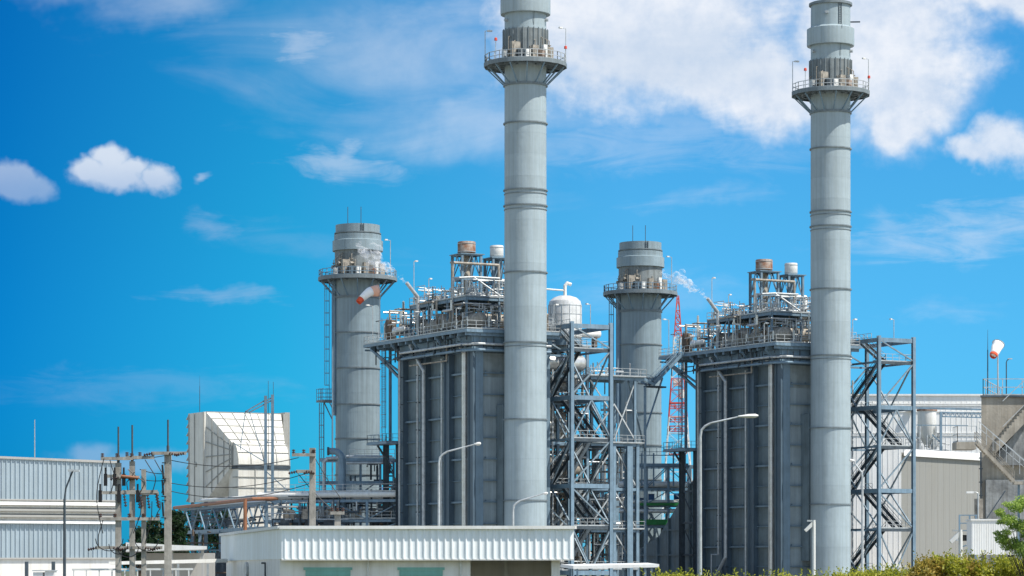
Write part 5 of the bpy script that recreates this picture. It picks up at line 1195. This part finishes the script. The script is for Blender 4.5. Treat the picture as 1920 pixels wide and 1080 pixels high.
def leaves(mb,clumps,n,size,rng):
    tot=sum(c[3]**2 for c in clumps)
    for (x,y,z,r,sq) in clumps:
        for _ in range(int(n*r*r/tot)):
            while True:
                p=V((rng.uniform(-1,1),rng.uniform(-1,1),rng.uniform(-1,1)))
                if .25<p.length<=1: break
            p=p*(.55+.45*rng.random()**.5)*r; c=V((x,y,z))+V((p.x,p.y,p.z*sq)); s=size*rng.uniform(.6,1.3)
            d=V((rng.gauss(0,1),rng.gauss(0,1),rng.gauss(.4,.8))).normalized(); e=d.cross(V((rng.gauss(0,1),rng.gauss(0,1),rng.gauss(0,1)))).normalized()
            mb.add([c-d*s,c+e*s*.38,c+d*s,c-e*s*.38],[(0,1,2,3)])
    return mb
def bush(px,Y,ytop,w,seed,label,lm=None,grp='bushes along the bottom right'):
    rng=random.Random(seed); x=gx(px,Y); h=gz(ytop,Y); root=thing('bush',label,'bush',(x,Y,0),0,grp)
    cl=[]
    for _ in range(9):
        r=rng.uniform(.35,.62); cx_=rng.uniform(-w/2+r*.6,w/2-r*.6); cl.append((cx_,rng.uniform(-.6,.6),rng.uniform(h*.55,h-r*.8),r,.85))
    cl.append((0,0,h-.45,.5,.9))
    m=leaves(MB(),cl,3200,.075,rng)
    for _ in range(10):       # shoots that break the outline
        a=V((rng.uniform(-w/2,w/2),rng.uniform(-.4,.4),h-.5)); b=a+V((rng.uniform(-.2,.2),0,rng.uniform(.3,.65)))
        for i in range(12):
            c=a.lerp(b,i/11)+V((rng.gauss(0,.03),rng.gauss(0,.03),0)); d=V((rng.gauss(0,1),rng.gauss(0,1),.8)).normalized(); e=d.cross(V((0,1,.2))).normalized(); m.add([c,c+e*.025+d*.05,c+d*.11,c-e*.025+d*.05],[(0,1,2,3)])
    m.build('foliage',lm or lf_y,root)
    s=MB()
    for c in cl[:7]: s.tube((rng.uniform(-.15,.15),0,0),(c[0],c[1],c[2]),.03,5,.012)
    s.build('stems',bark,root); return root
spots=[(1245,1071),(1268,1072),(1300,1074),(1372,1074),(1430,1076),(1480,1074),(1545,1074),(1580,1071),(1612,1068),(1640,1066),(1672,1063),(1702,1064),(1728,1054),(1755,1040),(1785,1036),(1815,1042),(1845,1046),(1875,1040),(1908,1042)]
words=['bush tuft just right of the small white shelter','small bush second from the left along the bottom edge','low bush at the base of the tall street lamp','low bush below the left part of the right boiler','low bush below the middle of the right boiler','low bush left of the white camera post at the chimney foot','low bush right of the white camera post at the chimney foot','bush at the foot of the right chimney','bush between the right chimney and its stair tower','bush under the left columns of the right stair tower','bush under the middle of the right stair tower','bush under the rightmost column of the right stair tower','bush in front of the left corner of the beige annex','reddish bush in front of the middle of the beige annex','tall yellow-green bush in front of the beige annex, left of the camera post','yellow-green bush just right of the camera post','bush in front of the white cabin','bush under the left side of the young tree','bush under the young tree at the right edge']
for i,((px,py),w_) in enumerate(zip(spots,words)):
    bush(px,112 if i<12 else 108,py,1.5 if i<12 else 1.7,100+i,w_,lf_r if i in (12,13,15) else lf_y)
def tree(name,label,x,Y,h,cl,n,size,lm,seed,trunk_r=.09,grp=None):
    rng=random.Random(seed); root=thing(name,label,'tree',(x,Y,0),0,grp); leaves(MB(),cl,n,size,rng).build('crown',lm,root)
    t=MB(); t.tube((0,0,0),(.05,0,h*.45),trunk_r,8,trunk_r*.7)
    for c in cl: t.tube((.05,0,h*rng.uniform(.25,.45)),(c[0],c[1],c[2]),trunk_r*.35,6,trunk_r*.12)
    t.build('trunk',bark,root); return root
Y=104.0; rng=random.Random(51); cl=[]
for px,py,r in ((1905,950,.42),(1925,940,.5),(1888,975,.38),(1912,985,.45),(1935,990,.6),(1880,1010,.34),(1900,1020,.5),(1925,1030,.6),(1892,945,.2),(1880,965,.18),(1960,960,.7),(1960,1010,.8),(1872,1000,.2),(1945,935,.4)):
    p=at(px,py,Y); cl.append((p.x-gx(1925,Y),rng.uniform(-.5,.5),p.z,r,.6))
for _ in range(12):
    p=at(rng.uniform(1872,1945),rng.uniform(932,1040),Y); cl.append((p.x-gx(1925,Y),rng.uniform(-.6,.6),p.z,rng.uniform(.14,.26),.7))
tree('young_tree','young bright green tree with loose foliage at the right edge',gx(1925,Y),Y,gz(930,Y),cl,15000,.05,lf_g,5,.045)
# far dark trees behind the poles and beyond the plant
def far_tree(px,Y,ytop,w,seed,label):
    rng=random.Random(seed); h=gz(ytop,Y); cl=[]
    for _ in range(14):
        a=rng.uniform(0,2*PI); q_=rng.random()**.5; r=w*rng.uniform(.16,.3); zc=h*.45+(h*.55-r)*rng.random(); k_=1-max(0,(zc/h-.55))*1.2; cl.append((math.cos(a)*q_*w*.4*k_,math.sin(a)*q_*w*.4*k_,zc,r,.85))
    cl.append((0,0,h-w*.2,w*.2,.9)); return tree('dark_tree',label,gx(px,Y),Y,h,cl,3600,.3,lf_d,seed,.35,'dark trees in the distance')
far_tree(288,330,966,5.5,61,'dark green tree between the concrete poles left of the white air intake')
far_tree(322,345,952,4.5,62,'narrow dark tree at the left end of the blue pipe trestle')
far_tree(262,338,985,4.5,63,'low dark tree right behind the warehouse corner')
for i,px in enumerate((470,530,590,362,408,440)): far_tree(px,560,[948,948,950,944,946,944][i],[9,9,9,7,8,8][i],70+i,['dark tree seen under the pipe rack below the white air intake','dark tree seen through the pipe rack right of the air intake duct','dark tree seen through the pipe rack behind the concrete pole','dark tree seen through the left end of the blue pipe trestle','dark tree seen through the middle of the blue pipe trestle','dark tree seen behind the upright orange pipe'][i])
